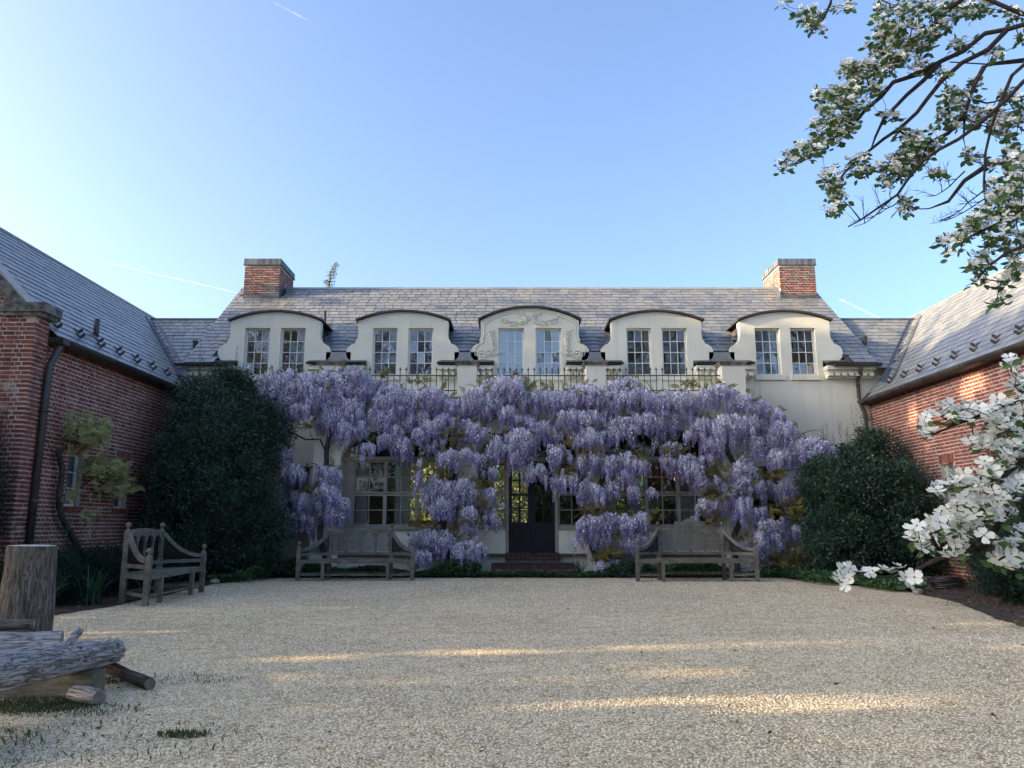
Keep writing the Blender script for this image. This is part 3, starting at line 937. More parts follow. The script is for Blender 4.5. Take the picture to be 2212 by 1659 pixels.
# ------------------------------------------------------------------ chimneys
def chimney(x0, x1, inner_right, seed):
    y0, y1, zt = 23.94, 25.5, 9.58
    core = MB().box(x0 + .005, x1 - .005, y0 + .005, y1 - .005, 7.6, zt).build('chimney', M['mortar'], house)
    mats = bond(Matrix.Translation((x0, y0, 8.25)), x1 - x0, 0, zt - 8.27, seed=seed)
    if inner_right:
        mm = Matrix.Translation((x1, y0 + .105, 8.25)) @ Matrix.Rotation(rad(90), 4, 'Z')
        m2 = Matrix.Translation((x0, y1, 8.25)) @ Matrix.Rotation(rad(-90), 4, 'Z')
    else:
        mm = Matrix.Translation((x0, y1, 8.25)) @ Matrix.Rotation(rad(-90), 4, 'Z')
        m2 = Matrix.Translation((x1, y0 + .105, 8.25)) @ Matrix.Rotation(rad(90), 4, 'Z')
    mats += bond(mm, y1 - y0 - .105, 0, zt - 8.27, seed=seed + 1)
    pieces('brick', BRICKS, mats, M['old_brick'], core, 330)
    mats = bond(m2, y1 - y0 - .105, 0, zt - 8.27, seed=seed + 2)
    r = scatter('brick', BRICKS, mats, M['old_brick'], core); r['kind'] = 'stuff'
    MB().box(x0 - .03, x1 + .03, y0 - .03, y1 + .03, zt, zt + .20).box(x0 - .045, x1 + .045, y0 - .045, y1 + .045, zt - .012, zt + .018).build('chimney_cap', M['verdigris'], core)
    # stepped flashing
    mb = MB()
    mb.box(x0 - .02, x1 + .02, y0 - .022, y0 - .004, zmain(y0) - .02, zmain(y0) + .16)
    s = 1 if inner_right else -1; xe = x1 if inner_right else x0
    for k in range(5):
        ya = y0 + k * .14
        mb.box(min(xe + s * .004, xe + s * .02), max(xe + s * .004, xe + s * .02), ya - .02, ya + .138, zmain(ya) - .1, zmain(ya) + .27)
    mb.build('flashing', M['lead'], core)
chimney(-8.69, -7.55, True, 21)
chimney(8.69, 9.86, False, 31)

# ------------------------------------------------------------------ arcaded ground floor
def xb(px): return at(px, 1000, YB).x
HWB = 5.50
def arch_pts(xc, hw, zs, rise, n=14):
    """three-centred looking arch, left to right"""
    pts = []
    for k in range(n + 1):
        a = math.pi * (1 - k / n)
        c, s = math.cos(a), math.sin(a)
        pts.append((xc + hw * math.copysign(abs(c) ** .85, c), zs + rise * s ** .9))
    return pts
ARCH = [(X0 - 3.32, 1.50), (X0, 1.37), (X0 + 3.32, 1.50)]
def arcade():
    ZS, RISE, TOP = 2.85, .78, 4.42
    poly = [(X0 - HWB, 0)]
    for xc, hw in ARCH:
        poly += [(xc - hw, 0)] + arch_pts(xc, hw, ZS, RISE) + [(xc + hw, 0)]
    poly += [(X0 + HWB, 0), (X0 + HWB, TOP), (X0 - HWB, TOP)]
    MB().prism(poly, YB, YB + .42).build('arcade_wall', M['stucco'], house)
    mb = MB()
    mb.box(X0 - HWB, X0 - HWB + .35, YB + .421, YM - .002, 0, TOP); mb.box(X0 + HWB - .35, X0 + HWB, YB + .421, YM - .002, 0, TOP)
    mb.build('side_wall', M['stucco'], house)
    MB().box(X0 - HWB + .35, X0 + HWB - .35, YB + .422, YM - .002, 4.2, 4.41).build('terrace_floor', M['lead'], house)
    mb = MB()
    for off, z0, z1 in ((.16, 4.425, 4.50), (.10, 4.36, 4.422), (.05, 4.27, 4.357)):
        mb.box(X0 - HWB - off, X0 + HWB + off, YB - off, YM - .004, z0, z1) if z0 > 4.42 else mb.box(X0 - HWB - off, X0 + HWB + off, YB - off, YB - .002, z0, z1)
    mb.build('arcade_cornice', M['stucco'], house)
    # plain string line and base panels
    mb = MB()
    for xa, xe in ((X0 - HWB, ARCH[0][0] - ARCH[0][1]), (ARCH[2][0] + ARCH[2][1], X0 + HWB), (ARCH[0][0] + ARCH[0][1], ARCH[1][0] - ARCH[1][1]), (ARCH[1][0] + ARCH[1][1], ARCH[2][0] - ARCH[2][1])):
        MB().box(xa - .015, xe + .015, YB - .035, YB - .001, 2.70, 2.82).build('impost_band', M['stucco'], house)
        MB().box(xa - .02, xe + .02, YB - .04, YB - .001, 0, .36).build('plinth', M['stucco'], house)
    # infill of the side arches
    for k, (xc, hw) in enumerate(ARCH):
        if k == 1: continue
        y = YB + .30
        MB().box(xc - hw + .002, xc + hw - .002, y, y + .2, 0, 1.12).build('apron_wall', M['stucco'], house)
        MB().box(xc - hw + .15, xc + hw - .15, y - .02, y - .001, .30, .92).build('apron_panel', M['stucco'], house)
        MB().box(xc - hw - .0, xc + hw + .0, y - .09, y + .2, 1.122, 1.2).build('window_sill', M['beige_paint'], house)
        # jamb fillets and arched head
        mb = MB(); mb.box(xc - hw + .002, xc - 1.22, y + .0, y + .12, 1.202, 2.85); mb.box(xc + 1.22, xc + hw - .002, y + .0, y + .12, 1.202, 2.85)
        mb.box(xc - hw + .004, xc + hw - .004, y - .03, y + .12, 2.852, 2.95)
        mb.build('window_surround', M['beige_paint'], house)
        w3 = 2.44 / 3
        for j in range(3):
            x0 = xc - 1.22 + j * w3
            window(house, Matrix.Translation((x0, y + .03, 1.203)), w3, .80, 2, 2, M['beige_paint'], M['glass_low'], fr=.045, mun=.024)
            window(house, Matrix.Translation((x0, y + .03, 2.02)), w3, .83, 2, 2, M['beige_paint'], M['glass_low'], fr=.045, mun=.024)
        head_light(xc, hw, y)
    # door arch
    xc, hw = ARCH[1]; y = YB + .32
    z0 = .56
    for s in (-1, 1):
        a, b = (xc - hw + .002, xc - .66) if s < 0 else (xc + .66, xc + hw - .002)
        MB().box(a, b, y, y + .2, 0, 1.12).build('apron_wall', M['stucco'], house)
        MB().box(a, b, y - .05, y + .2, 1.122, 1.19).build('window_sill', M['beige_paint'], house)
        MB().box(a + .07, b - .07, y - .018, y - .001, .30, .92).build('apron_panel', M['stucco'], house)
        for zz, hh in ((1.192, .83), (2.024, .80)):
            window(house, Matrix.Translation((a, y + .03, zz)), b - a, hh, 2, 2, M['beige_paint'], M['glass_low'], fr=.05, mun=.022, name='sidelight')
    mb = MB(); mb.box(xc - .66, xc - .585, y - .02, y + .16, z0, 2.82); mb.box(xc + .585, xc + .66, y - .02, y + .16, z0, 2.82); mb.box(xc - hw + .004, xc + hw - .004, y - .03, y + .16, 2.826, 2.92)
    mb.build('door_frame', M['beige_paint'], house)
    head_light(xc, hw, y - .03)
    for s in (-1, 1):
        a = xc - .583 if s < 0 else xc + .003
        w = .58; h = 2.25; f = .085
        mb = MB(); yy = y + .06
        mb.box(a, a + f, yy, yy + .05, z0, z0 + h); mb.box(a + w - f, a + w, yy, yy + .05, z0, z0 + h)
        mb.box(a + f, a + w - f, yy + .001, yy + .049, z0, z0 + .20); mb.box(a + f, a + w - f, yy + .001, yy + .049, z0 + h - .10, z0 + h)
        mb.box(a + f, a + w - f, yy + .001, yy + .049, z0 + .55, z0 + .74)
        mb.box(a + f, a + w - f, yy + .018, yy + .035, z0 + .20, z0 + .55)
        mb.box(a + f + .04, a + w - f - .04, yy + .006, yy + .02, z0 + .24, z0 + .51)
        gx0, gx1, gz0, gz1 = a + f, a + w - f, z0 + .74, z0 + h - .10
        mb.box((gx0 + gx1) / 2 - .014, (gx0 + gx1) / 2 + .014, yy + .004, yy + .046, gz0, gz1)
        for j in range(1, 4):
            z = gz0 + (gz1 - gz0) * j / 4; mb.box(gx0, gx1, yy + .006, yy + .044, z - .016, z + .016)
        d = mb.build('door', M['door_paint'], house)
        for i in range(2):
            for j in range(4):
                p0, p1 = gx0 + (gx1 - gx0) * i / 2, gx0 + (gx1 - gx0) * (i + 1) / 2
                q0, q1 = gz0 + (gz1 - gz0) * j / 4, gz0 + (gz1 - gz0) * (j + 1) / 4
                MB().add([(p0, yy + .025, q0), (p1, yy + .025, q0), (p1, yy + .025, q1), (p0, yy + .025, q1)], [(0,1,2,3)]).build('pane', M['glass_low'], d)
        if s < 0:
            MB().tube([(a + .03, yy - .03, z0 + 1.0), (a + .03, yy - .05, z0 + 1.02), (a + .11, yy - .05, z0 + 1.02)], .012, 8).box(a + .015, a + .05, yy - .012, yy, z0 + .92, z0 + 1.14).build('door_handle', M['iron'], d)
    # steps
    sb = MB().box(xc - .66, xc + .66, YB + .02, y + .2, .05, .55).build('upper_step', M['step_mortar'], house)
    ms = soldier(Matrix.Translation((0, YB - .01, 0)), xc - .67, xc + .67, .452, .555, 15, depth=.26, seed=3)
    ms += bond(Matrix.Translation((xc - .67, YB - .01, 0)), 1.34, .375, .45, seed=4, depth=.1)
    pieces('brick', BRICKS, ms, M['step_brick'], sb, 300)
    sl = MB().box(xc - 1.0, xc + 1.0, YB - .55, YB - .02, .0, .29).build('lower_step', M['step_mortar'], house)
    ms = soldier(Matrix.Translation((0, YB - .57, 0)), xc - 1.01, xc + 1.01, .19, .295, 23, depth=.22, seed=5)
    ms += bond(Matrix.Translation((xc - 1.01, YB - .57, 0)), 2.02, .02, .19, seed=6, depth=.1)
    pieces('brick', BRICKS, ms, M['step_brick'], sl, 300)
    MB().box(xc - .98, xc + .98, YB - .58, YB - .03, .300, .325).build('step_mat', M['rubber'], house)
def head_light(xc, hw, y):
    """arched glazing over the transom"""
    pts = [(x, z) for x, z in arch_pts(xc, hw - .03, 2.86, .76, 16)]
    inner = [(xc + (x - xc) * .93, 2.955 + (z - 2.86) * .88) for x, z in pts]
    mb = MB()
    mb.prism(pts, y + .03, y + .09, [inner])
    for k in (-1, 0, 1):
        x = xc + k * hw * .5
        zt = 2.955 + .76 * .88 * math.sqrt(max(0, 1 - (k * .5) ** 2)) * .98
        mb.box(x - .016, x + .016, y + .035, y + .085, 2.95, zt)
    o = mb.build('arched_light', M['beige_paint'], house)
    fl = [(x, z) for x, z in inner]
    tris = tessellate_polygon([[Vector((x, z, 0)) for x, z in fl]])
    MB().add([(x, y + .06, z) for x, z in fl], [tuple(t) for t in tris]).build('pane', M['glass_low'], o)
arcade()

def curtains():
    for xs, z0, z1 in (((-4.10, -3.72), .7, 2.95), ((-3.02, -2.62), .7, 2.95), ((-1.95,-1.75), .7, 2.95), ((3.0, 3.3), .7, 2.95), ((4.2, 4.75), .7, 2.95), ((5.0,5.2), .7, 2.95)):
        n = 26; vs = []
        for k in range(n + 1):
            x = xs[0] + (xs[1] - xs[0]) * k / n; y = 20.02 + .035 * math.sin(k * 1.55) + .01 * math.sin(k * .7)
            vs += [(x, y, z0), (x, y, z1)]
        MB().add(vs, [(2*k, 2*k+2, 2*k+3, 2*k+1) for k in range(n)], True).build('curtain', M['curtain'], house)
    # wall lamp that is switched on
    p = at(1465, 1027, 27.6)
    m, nt, bs, _ = nodes('lamp_glow')
    bs.inputs['Base Color'].default_value = (.9, .6, .3, 1); bs.inputs['Emission Color'].default_value = (1, .42, .10, 1); bs.inputs['Emission Strength'].default_value = 5
    lamp = MB().box(p.x - .06, p.x + .06, 27.85, 27.99, p.z - .42, p.z - .30).bar((p.x, 27.92, p.z - .36), (p.x, 27.6, p.z - .2), .03).build('wall_lamp', M['iron'], house)
    MB().lathe([(.15, -.16), (.14, 0), (.11, .18)], Matrix.Translation((p.x, 27.6, p.z)), 14).build('lamp_shade', m, lamp)
    ld = bpy.data.lights.new('lamp_light', 'POINT'); ld.energy = 5; ld.color = (1, .55, .22); ld.shadow_soft_size = .1
    lo = bpy.data.objects.new('lamp_light', ld); lo.location = (p.x, 27.4, p.z + .05); COL.objects.link(lo)
    adopt(lo, lamp)
curtains()

# ------------------------------------------------------------------ pillars and railings of the terrace
def terrace():
    cx = [X0 - HWB + .30, X0 - 1.66, X0 + 1.66, X0 + HWB - .30]
    hw = [.30, .25, .25, .30]
    for x, w in zip(cx, hw):
        o = MB().box(x - w, x + w, YB + .0, YB + .5, 4.502, 5.28).build('terrace_pillar', M['stucco'], house)
        MB().box(x - w - .03, x + w + .03, YB - .03, YB + .53, 5.282, 5.345).box(x - w - .055, x + w + .055, YB - .055, YB + .555, 5.346, 5.385).build('coping', M['stone'], o)
    for k in range(3):
        a, b = cx[k] + hw[k], cx[k + 1] - hw[k + 1]
        mb = MB(); y = YB + .2
        mb.box(a, b, y - .014, y + .014, 4.64, 4.665); mb.box(a, b, y - .014, y + .014, 5.035, 5.062)
        n = int((b - a) / .152); st = (b - a) / n
        for i in range(n):
            x = a + (i + .5) * st
            mb.tube([(x, y, 4.5), (x, y, 5.18)], .0095, 6)
            mb.lathe([(.010, 0), (.026, .035), (.012, .06), (.006, .10), (.001, .125)], Matrix.Translation((x, y, 5.165)), 6)
            mb.lathe([(.010, 0), (.019, .012), (.010, .024)], Matrix.Translation((x, y, 5.12)), 6)
            mb.bar((x - .034, y, 5.235), (x, y, 5.175), .012); mb.bar((x + .034, y, 5.235), (x, y, 5.175), .012)
        mb.build('railing', M['iron'], house)
    # side parapet and green pipe at the right end
    MB().box(X0 + HWB - .25, X0 + HWB - .02, YB + .502, YM - .01, 4.503, 5.24).build('side_parapet', M['stucco'], house)
    MB().box(X0 - HWB + .02, X0 - HWB + .25, YB + .502, YM - .01, 4.503, 5.24).build('side_parapet', M['stucco'], house)
    MB().box(X0 + HWB + .10, X0 + HWB + .20, YB + .80, YB + .9, 3.2, 5.36).box(X0 + HWB - .2, X0 + HWB + .2, YB + .79, YB + .91, 5.30, 5.40).build('downpipe', M['greenpaint'], house)
terrace()

# ================================================================== BRICK WINGS
def wing(side):
    L = side == 'l'
    if L:
        w = thing('brick_wing', 'red brick wing with slate roof and stone gable coping at the left of the court', 'building', (-11.4, 17, 0))
        XW, Y0, Y1 = -8.55, 13.3, 21.25
        m = Matrix.Translation((XW, Y0, 0)) @ Matrix.Rotation(rad(90), 4, 'Z')
        wys = [15.12, 16.98, 18.9]
        lx = lambda y: y - Y0
    else:
        w = thing('brick_wing', 'red brick wing with slate roof behind the white dogwood, its top catching the sun', 'building', (12.7, 16, 0))
        XW, Y0, Y1 = 9.87, 10.6, 21.25
        m = Matrix.Translation((XW, Y1, 0)) @ Matrix.Rotation(rad(-90), 4, 'Z')
        wys = [19.45, 17.52, 15.55, 13.4]
        lx = lambda y: Y1 - y
    LEN = Y1 - Y0; H = 4.72; ww = .26; wz0, wz1 = 1.58, 2.60
    openings = []; holes = []; extra = []
    for i, wy in enumerate(wys):
        c = lx(wy)
        holes.append([(c - ww, wz0), (c + ww, wz0), (c + ww, wz1), (c - ww, wz1)])
        openings += [(c - ww, c + ww, wz0, wz1), (c - ww - .07, c + ww + .07, wz1, wz1 + .235), (c - ww - .08, c + ww + .08, wz0 - .12, wz0)]
        extra += soldier(m, c - ww - .06, c + ww + .06, wz1 + .004, wz1 + .23, 8, fan=.10, seed=i)
        extra += soldier(m, c - ww - .08, c + ww + .08, wz0 - .115, wz0 - .004, 8, depth=.16, out_y=.05, seed=i + 9)
    wall = MB().prism([(0, 0), (LEN, 0), (LEN, H), (0, H)], .0045, .30, holes, m).build('wall', M['mortar'], w)
    mats = bond(m, LEN, .02, H, openings, seed=11 if L else 12) + extra
    if L:
        gz = lambda x: 4.95 + max(0.0, min(x, 5.95 - x)) * 1.0
        gm = Matrix.Translation((-8.42 - 5.95, Y0 - .12, 0))
        gp = [(0, 0), (5.94, 0), (5.94, 4.93), (2.975, 8.0), (0, 4.93)]
        MB().prism(gp, .0045, .42, (), gm).build('gable_wall', M['mortar'], w)
        mats += bond(gm, 5.95, .02, 8.0, (), seed=14, top=lambda x: 4.93 + min(x, 5.95 - x) * 1.02 - .20)
        # short return of the gable pier on the court side
        rm = Matrix.Translation((-8.42, Y0 - .016, 0)) @ Matrix.Rotation(rad(90), 4, 'Z')
        mats += bond(rm, .31, .02, 4.93, (), seed=15)
    pieces('brick', BRICKS, mats, M['brick'], wall, 300)
    for i, wy in enumerate(wys):
        c = lx(wy)
        wmx = m @ Matrix.Translation((c - ww, .12, wz0))
        window(w, wmx, 2 * ww, wz1 - wz0, 1, 3, M['white_paint'], M['glass'], fr=.045, mun=.02)
        MB().box(0, 2 * ww, .10, .12, 0, wz1 - wz0).build('blind', M['blind'], w, wmx)
    # roof
    XE = WEL if L else WER
    s = -1 if L else 1
    XR = XE + s * RUN; ZR = WEZ + RUN
    ry0 = Y0 + (.30 if L else -.2); ry1 = 26.5
    mb = MB()
    mb.add([(XE, ry0, WEZ), (XE, ry1, WEZ), (XR, ry1, ZR), (XR, ry0, ZR), (XR + s * RUN, ry0, WEZ), (XR + s * RUN, ry1, WEZ)], [(0, 1, 2, 3), (3, 2, 5, 4)])
    rf = mb.build('roof', M['deck'], w)
    C45 = math.sqrt(.5)
    zw = zleft if L else zright
    def keep(p, a, b):
        if p.y > 25: return False
        zl = zlink(p.y) if p.y < LINK_RY else zlink(LINK_RY) - (p.y - LINK_RY) * T40
        if p.y > LINK_Y and zl > p.z - .03: return False
        if GL < p.x < GR and p.y > EAVE_Y and zmain(p.y) > p.z: return False
        return True
    slate_roof(rf, (XE, ry0, WEZ), (0, 1, 0), (s * C45, 0, C45), ry1 - ry0, RUN / C45, keep, seed=41 if L else 42)
    MB().tube([(XR, ry0, ZR + .02), (XR, ry1, ZR + .02)], .06, 8).build('ridge_cap', M['slate'], rf)
    # valley flashing along the join with the link roof
    a = Vector((XE - s * .0, LINK_Y - (LINK_Z - WEZ) / T40 + .0, WEZ)); 
    pts = []
    for t in (0, 1):
        z = LINK_Z - .9 if t == 0 else zlink(LINK_RY)
        y = LINK_Y + (z - LINK_Z) / T40; x = XE + s * (z - WEZ)
        pts.append(Vector((x, y, z)))
    d1 = Vector((s * C45, 0, C45)); dwing = Vector((0, -1, 0)); dlink = Vector((-s, 0, 0))
    mb = MB(); up = .055
    w1 = .46
    A, B = pts
    A = A + (B - A) * .12
    lift = Vector((-s * .6, -.4, .7)).normalized() * up
    mb.add([A + dwing * w1 + Vector((-s * .035, 0, .05)), A + lift * .6, B + lift * .6, B + dwing * w1 + Vector((-s * .035, 0, .05)), A + dlink * w1 * .4 + Vector((0, -.03, .06)), B + dlink * w1 * .4 + Vector((0, -.03, .06))],
           [(0, 1, 2, 3), (1, 4, 5, 2)])
    mb.build('valley_flashing', M['lead'], rf)
    # eave board and gutter
    xg = XE - s * .03
    MB().box(min(XW, XE), max(XW, XE), ry0, 21.0, WEZ - .10, WEZ - .02).build('soffit', M['copper'], w)  # soffit board coloured dark to give the shade under the eave
    mb = MB(); n = 9; vs = []; fs = []
    ys = [ry0 + .05, 20.95]
    for y in ys:
        for k in range(n):
            t = math.pi + math.pi * k / (n - 1)
            vs.append((xg + .085 * math.cos(t), y, WEZ + .0 + .10 * math.sin(t)))
    for k in range(n - 1): fs.append((k, k + 1, n + k + 1, n + k))
    fs += [tuple(range(n)), tuple(range(n, 2 * n))]
    mb.add(vs, fs)
    y = ry0 + .4
    while y < 20.8:
        mb.tube([(xg + .092 * math.cos(math.pi + math.pi * k / 8), y, WEZ + .107 * math.sin(math.pi + math.pi * k / 8)) for k in range(9)], .012, 4)
        y += .75
    mb.build('gutter', M['copper'], w)
    # downpipe
    if L:
        mb = MB(); x = -8.42
        mb.tube([(xg, 13.78, WEZ - .08), (xg - .02, 13.75, WEZ - .2), (x + .06, 13.62, WEZ - .55), (x + .06, 13.60, WEZ - 1.0), (x + .06, 13.60, .05)], .062, 12)
        for z in (3.2, 1.6): mb.tube([(x + .06, 13.60, z), (x + .06, 13.60, z + .06)], .075, 12)
        mb.box(xg - .07, xg + .09, 13.68, 13.9, WEZ - .12, WEZ - .02)
        mb.build('downpipe', M['copper'], w)
        # kneeler stone and raking coping
        kb = MB()
        kb.box(-9.02, -8.24, Y0 - .20, Y0 + .34, 4.93, 5.10)
        kb.box(-8.98, -8.30, Y0 - .17, Y0 + .31, 4.86, 4.927)
        kb.build('kneeler_stone', M['stone'], w)
        cp = MB()
        pl = [(-8.95, 5.102), (-8.62, 5.102), (-11.40, 7.93), (-14.1, 5.0), (-14.4, 5.0), (-11.40, 8.12)]
        cp.prism(pl, Y0 - .19, Y0 + .33)
        cp.build('coping', M['stone'], w)
    # snow guards in pairs
    k = 0; y = ry0 + .35
    temp = []
    while y < 20.3:
        for j in (0, 1):
            yy = y + j * .16; v = .26 + j * .20
            x = XE + s * v * C45; z = WEZ + v * C45 + .06
            g = MB(); mm = Matrix.Translation((x, yy, z)) @ Matrix.Rotation(-s * rad(45), 4, 'Y')
            g.add([mm @ Vector(q) for q in [(-.01,-.03,0),(.01,-.03,0),(.01,.03,0),(-.01,.03,0),(-.01,-.05,.09),(.01,-.05,.09),(.01,.05,.09),(-.01,.05,.09),(-.01,0,.13),(.01,0,.13)]],
                  [(0,1,5,4),(1,2,6,5),(2,3,7,6),(3,0,4,7),(4,5,9,8),(5,6,9),(6,7,8,9),(7,4,8),(0,3,2,1)])
            g.bar(mm @ Vector((0, 0, .01)), mm @ Vector((s * -.0 + .0, 0, .01)) + Vector((s * .09, 0, .09)), .02)
            g.build('snow_guard', M['iron'], rf)
        y += .78 if L else .74; k += 1
    if L:
        p = atx(237, 735, -8.85); y = p.y
        MB().tube([(-8.85, 15.9, zleft(-8.85) - .05), (-8.85, 15.9, zleft(-8.85) + .42)], .055, 12).build('vent_pipe', M['copper'], rf)
    # far end wall keeps the wing closed
    xo = XR + s * RUN
    MB().box(min(XW, xo), max(XW, xo), 24.0, 24.2, 0, 4.6).box(min(xo, xo + .2), max(xo, xo + .2), Y0, 24, 0, 4.6).build('outer_wall', M['mortar'], w)
    if not L:
        gm = Matrix.Translation((9.7, Y0 - .12, 0)); gp = [(0, 0), (6.2, 0), (6.2, 4.7), (3.1, 7.7), (0, 4.7)]
        MB().prism(gp, .013, .3, (), gm).build('gable_wall', M['mortar'], w)
        o = scatter('brick', BRICKS, bond(gm, 6.2, .02, 7.7, (), seed=16, top=lambda x: 4.7 + min(x, 6.2 - x) * .97), M['brick'], wall); o['kind'] = 'stuff'
wing('l'); wing('r')

# ================================================================== BENCHES
def bench_parts(root, crest):
    W2, B2, DF, DB = 1.265, .71, -.30, .28     # half widths at the front and back, depth front and back
    T = M['teak']
    def lattice(p0, p1, z0f, z1f, name='lattice'):
        """diamond lattice between two plan points, clipped by z0f(t), z1f(t)"""
        p0 = Vector(p0); p1 = Vector(p1); L = (p1 - p0).length; n = 60; mb = MB(); st = .058
        for sgn in (-1, 1):
            k = -40
            while k < 60:
                seg = None
                for i in range(n + 1):
                    t = i / n; z = .4 + k * st + sgn * t * L * 1.55
                    ok = z0f(t) <= z <= z1f(t)
                    q = p0.lerp(p1, t); q = Vector((q.x, q.y + sgn * .004, z))
                    if ok:
                        seg = [q, q] if seg is None else [seg[0], q]
                    if (not ok or i == n) and seg is not None:
                        if (seg[1] - seg[0]).length > .02: mb.bar(seg[0], seg[1], .015, .008)
                        seg = None
                k += 1
        if mb.v:
            o = mb.build(name, M['lattice'], root); o['kind'] = 'stuff'
    def finial(x, y, z, parent):
        MB().lathe([(.022, -.01), (.018, .018), (.030, .026), (.043, .05), (.044, .075), (.032, .098), (.008, .108)], Matrix.Translation((x, y, z)), 12).build('finial', T, parent)
    def post(x, y, h, w=.082):
        mb = MB(); a = w / 2
        mb.box(x - a, x + a, y - a, y + a, 0, h)
        mb.add([(x-a, y-a, h), (x+a, y-a, h), (x+a, y+a, h), (x-a, y+a, h), (x-.02, y-.02, h+.05), (x+.02, y-.02, h+.05), (x+.02, y+.02, h+.05), (x-.02, y+.02, h+.05)],
               [(0,1,5,4),(1,2,6,5),(2,3,7,6),(3,0,4,7),(4,5,6,7)])
        o = mb.build('post', T, root); finial(x, y, h + .05, o)
        return o
    for s in (-1, 1):
        post(s * W2, DF, .71)
        post(s * B2, DB, 1.10)
        MB().box(s * .72 - .035, s * .72 + .035, DF - .035, DF + .035, 0, .385).build('leg', T, root)
    # seat rails and slats
    MB().box(-W2 + .042, W2 - .042, DF - .035, DF + .005, .385, .462).build('seat_rail', T, root)
    for s in (-1, 1):
        MB().bar((s * (W2 - .01), DF + .04, .42), (s * (B2 + .02), DB - .03, .42), .035, .075).build('seat_rail', T, root)
    n = 5
    for i in range(n):
        y0 = DF + .015 + i * .112
        f = lambda y: W2 - .02 - (W2 - B2) * (y - DF) / (DB - DF)
        xa = f(y0 + .1) - .03
        MB().box(-xa, xa, y0, y0 + .098, .448, .470).build('seat_slat', T, root)
    # back: top rail, arcaded rail, lower rail
    hw = B2 - .041
    top = [(-hw, 1.06), (-hw, 1.10)]
    crown = [(hw * (k / 10 * 2 - 1), 1.115 + .045 * math.cos((k / 10 * 2 - 1) * math.pi / 2)) for k in range(11)]
    MB().prism([(-hw, 1.065)] + crown + [(hw, 1.065)], DB - .03, DB + .03).build('top_rail', T, root)
    poly = [(-hw, .945)]
    bay = 2 * hw / 4
    xs = -hw
    for k in range(4):
        c = -hw + (k + .5) * bay; r = bay / 2 - .045
        poly += [(c - r - .006, .945)] + [(c - r * math.cos(a), .958 + .085 * math.sin(a)) for a in [math.pi * i / 10 for i in range(11)]] + [(c + r + .006, .945)]
    poly += [(hw, .945), (hw, 1.062), (-hw, 1.062)]
    MB().prism(poly, DB - .022, DB + .022).build('arched_rail', T, root)
    MB().box(-hw, hw, DB - .025, DB + .025, .545, .605).build('lower_rail', T, root)
    for k in range(5):
        x = -hw + k * bay
        prof = [(.036, .605), (.016, .66), (.026, .72), (.036, .77), (.022, .80), (.034, .83), (.022, .90), (.022, .945)]
        pl = [(x + w, z) for w, z in prof] + [(x - w, z) for w, z in reversed(prof)]
        if k == 0: pl = [(max(px, x), z) for px, z in pl]
        if k == 4: pl = [(min(px, x), z) for px, z in pl]
        MB().prism(pl, DB - .016, DB + .016).build('baluster', T, root)
    lattice((-hw, DB + .03, 0), (hw, DB + .03, 0), lambda t: .60, lambda t: 1.05)
    # swept side panels
    for s in (-1, 1):
        p0 = Vector((s * B2, DB - .02, 0)); p1 = Vector((s * W2, DF + .03, 0))
        ztop = lambda t: .665 + .43 * (1 - t) ** 2.2
        mb = MB(); nn = 14
        d = (p1 - p0).normalized(); nx = Vector((-d.y, d.x, 0)) * .028
        vs = []
        for i in range(nn + 1):
            t = .03 + .94 * i / nn; q = p0.lerp(p1, t); z = ztop(t); sl = (ztop(t + .02) - ztop(t - .02)) / (.04 * (p1 - p0).length)
            up = Vector((-d.x * sl, -d.y * sl, 1)).normalized() * .034
            c = Vector((q.x, q.y, z))
            vs += [c - nx - up, c + nx - up, c + nx + up, c - nx + up]
        fs = []
        for i in range(nn):
            a, b = 4 * i, 4 * i + 4
            for k in range(4): fs.append((a + k, a + (k + 1) % 4, b + (k + 1) % 4, b + k))
        fs += [(0, 1, 2, 3), (4*nn+3, 4*nn+2, 4*nn+1, 4*nn)]
        mb.add(vs, fs); mb.build('arm_rail', T, root)
        a = p0.lerp(p1, .05); b = p0.lerp(p1, .95)
        MB().bar((a.x, a.y, .575), (b.x, b.y, .575), .04, .06).build('lower_rail', T, root)
        lattice(p0, p1, lambda t: .60, lambda t: ztop(t) - .02)
        # bracket, side stretcher, back leg spread
        MB().prism([(s * (W2 - .043), .384), (s * (W2 - .15), .384), (s * (W2 - .12), .34), (s * (W2 - .075), .30), (s * (W2 - .06), .22), (s * (W2 - .043), .2)], DF - .015, DF + .015).build('bracket', T, root)
        MB().bar((s * (W2 - .01), DF + .04, .15), (s * (B2 + .01), DB - .04, .15), .035, .045).build('stretcher', T, root)
    MB().box(-B2 + .04, B2 - .04, DB - .02, DB + .02, .12, .17).build('stretcher', T, root)
    # turned front stretchers
    prof = lambda L: [(.014, 0), (.018, .02*L), (.018, .30*L), (.03, .36*L), (.018, .40*L), (.024, .46*L), (.036, .5*L), (.024, .54*L), (.018, .60*L), (.03, .64*L), (.018, .70*L), (.018, .98*L), (.014, L)]
    for x0, x1 in ((-W2 + .04, -.755), (-.685, .685), (.755, W2 - .04)):
        if crest and x0 == -.685: continue
        MB().lathe(prof(x1 - x0), Matrix.Translation((x0, DF, .13)) @ Matrix.Rotation(rad(90), 4, 'Y'), 10).build('stretcher', T, root)
    if crest:
        c = [(-.34, 1.165), (.34, 1.165), (.34, 1.265), (.15, 1.268), (.13, 1.285), (.08, 1.32), (0, 1.335), (-.08, 1.32), (-.13, 1.285), (-.15, 1.268), (-.34, 1.265)]
        MB().prism(c, DB - .02, DB + .02).build('crest_board', T, root)
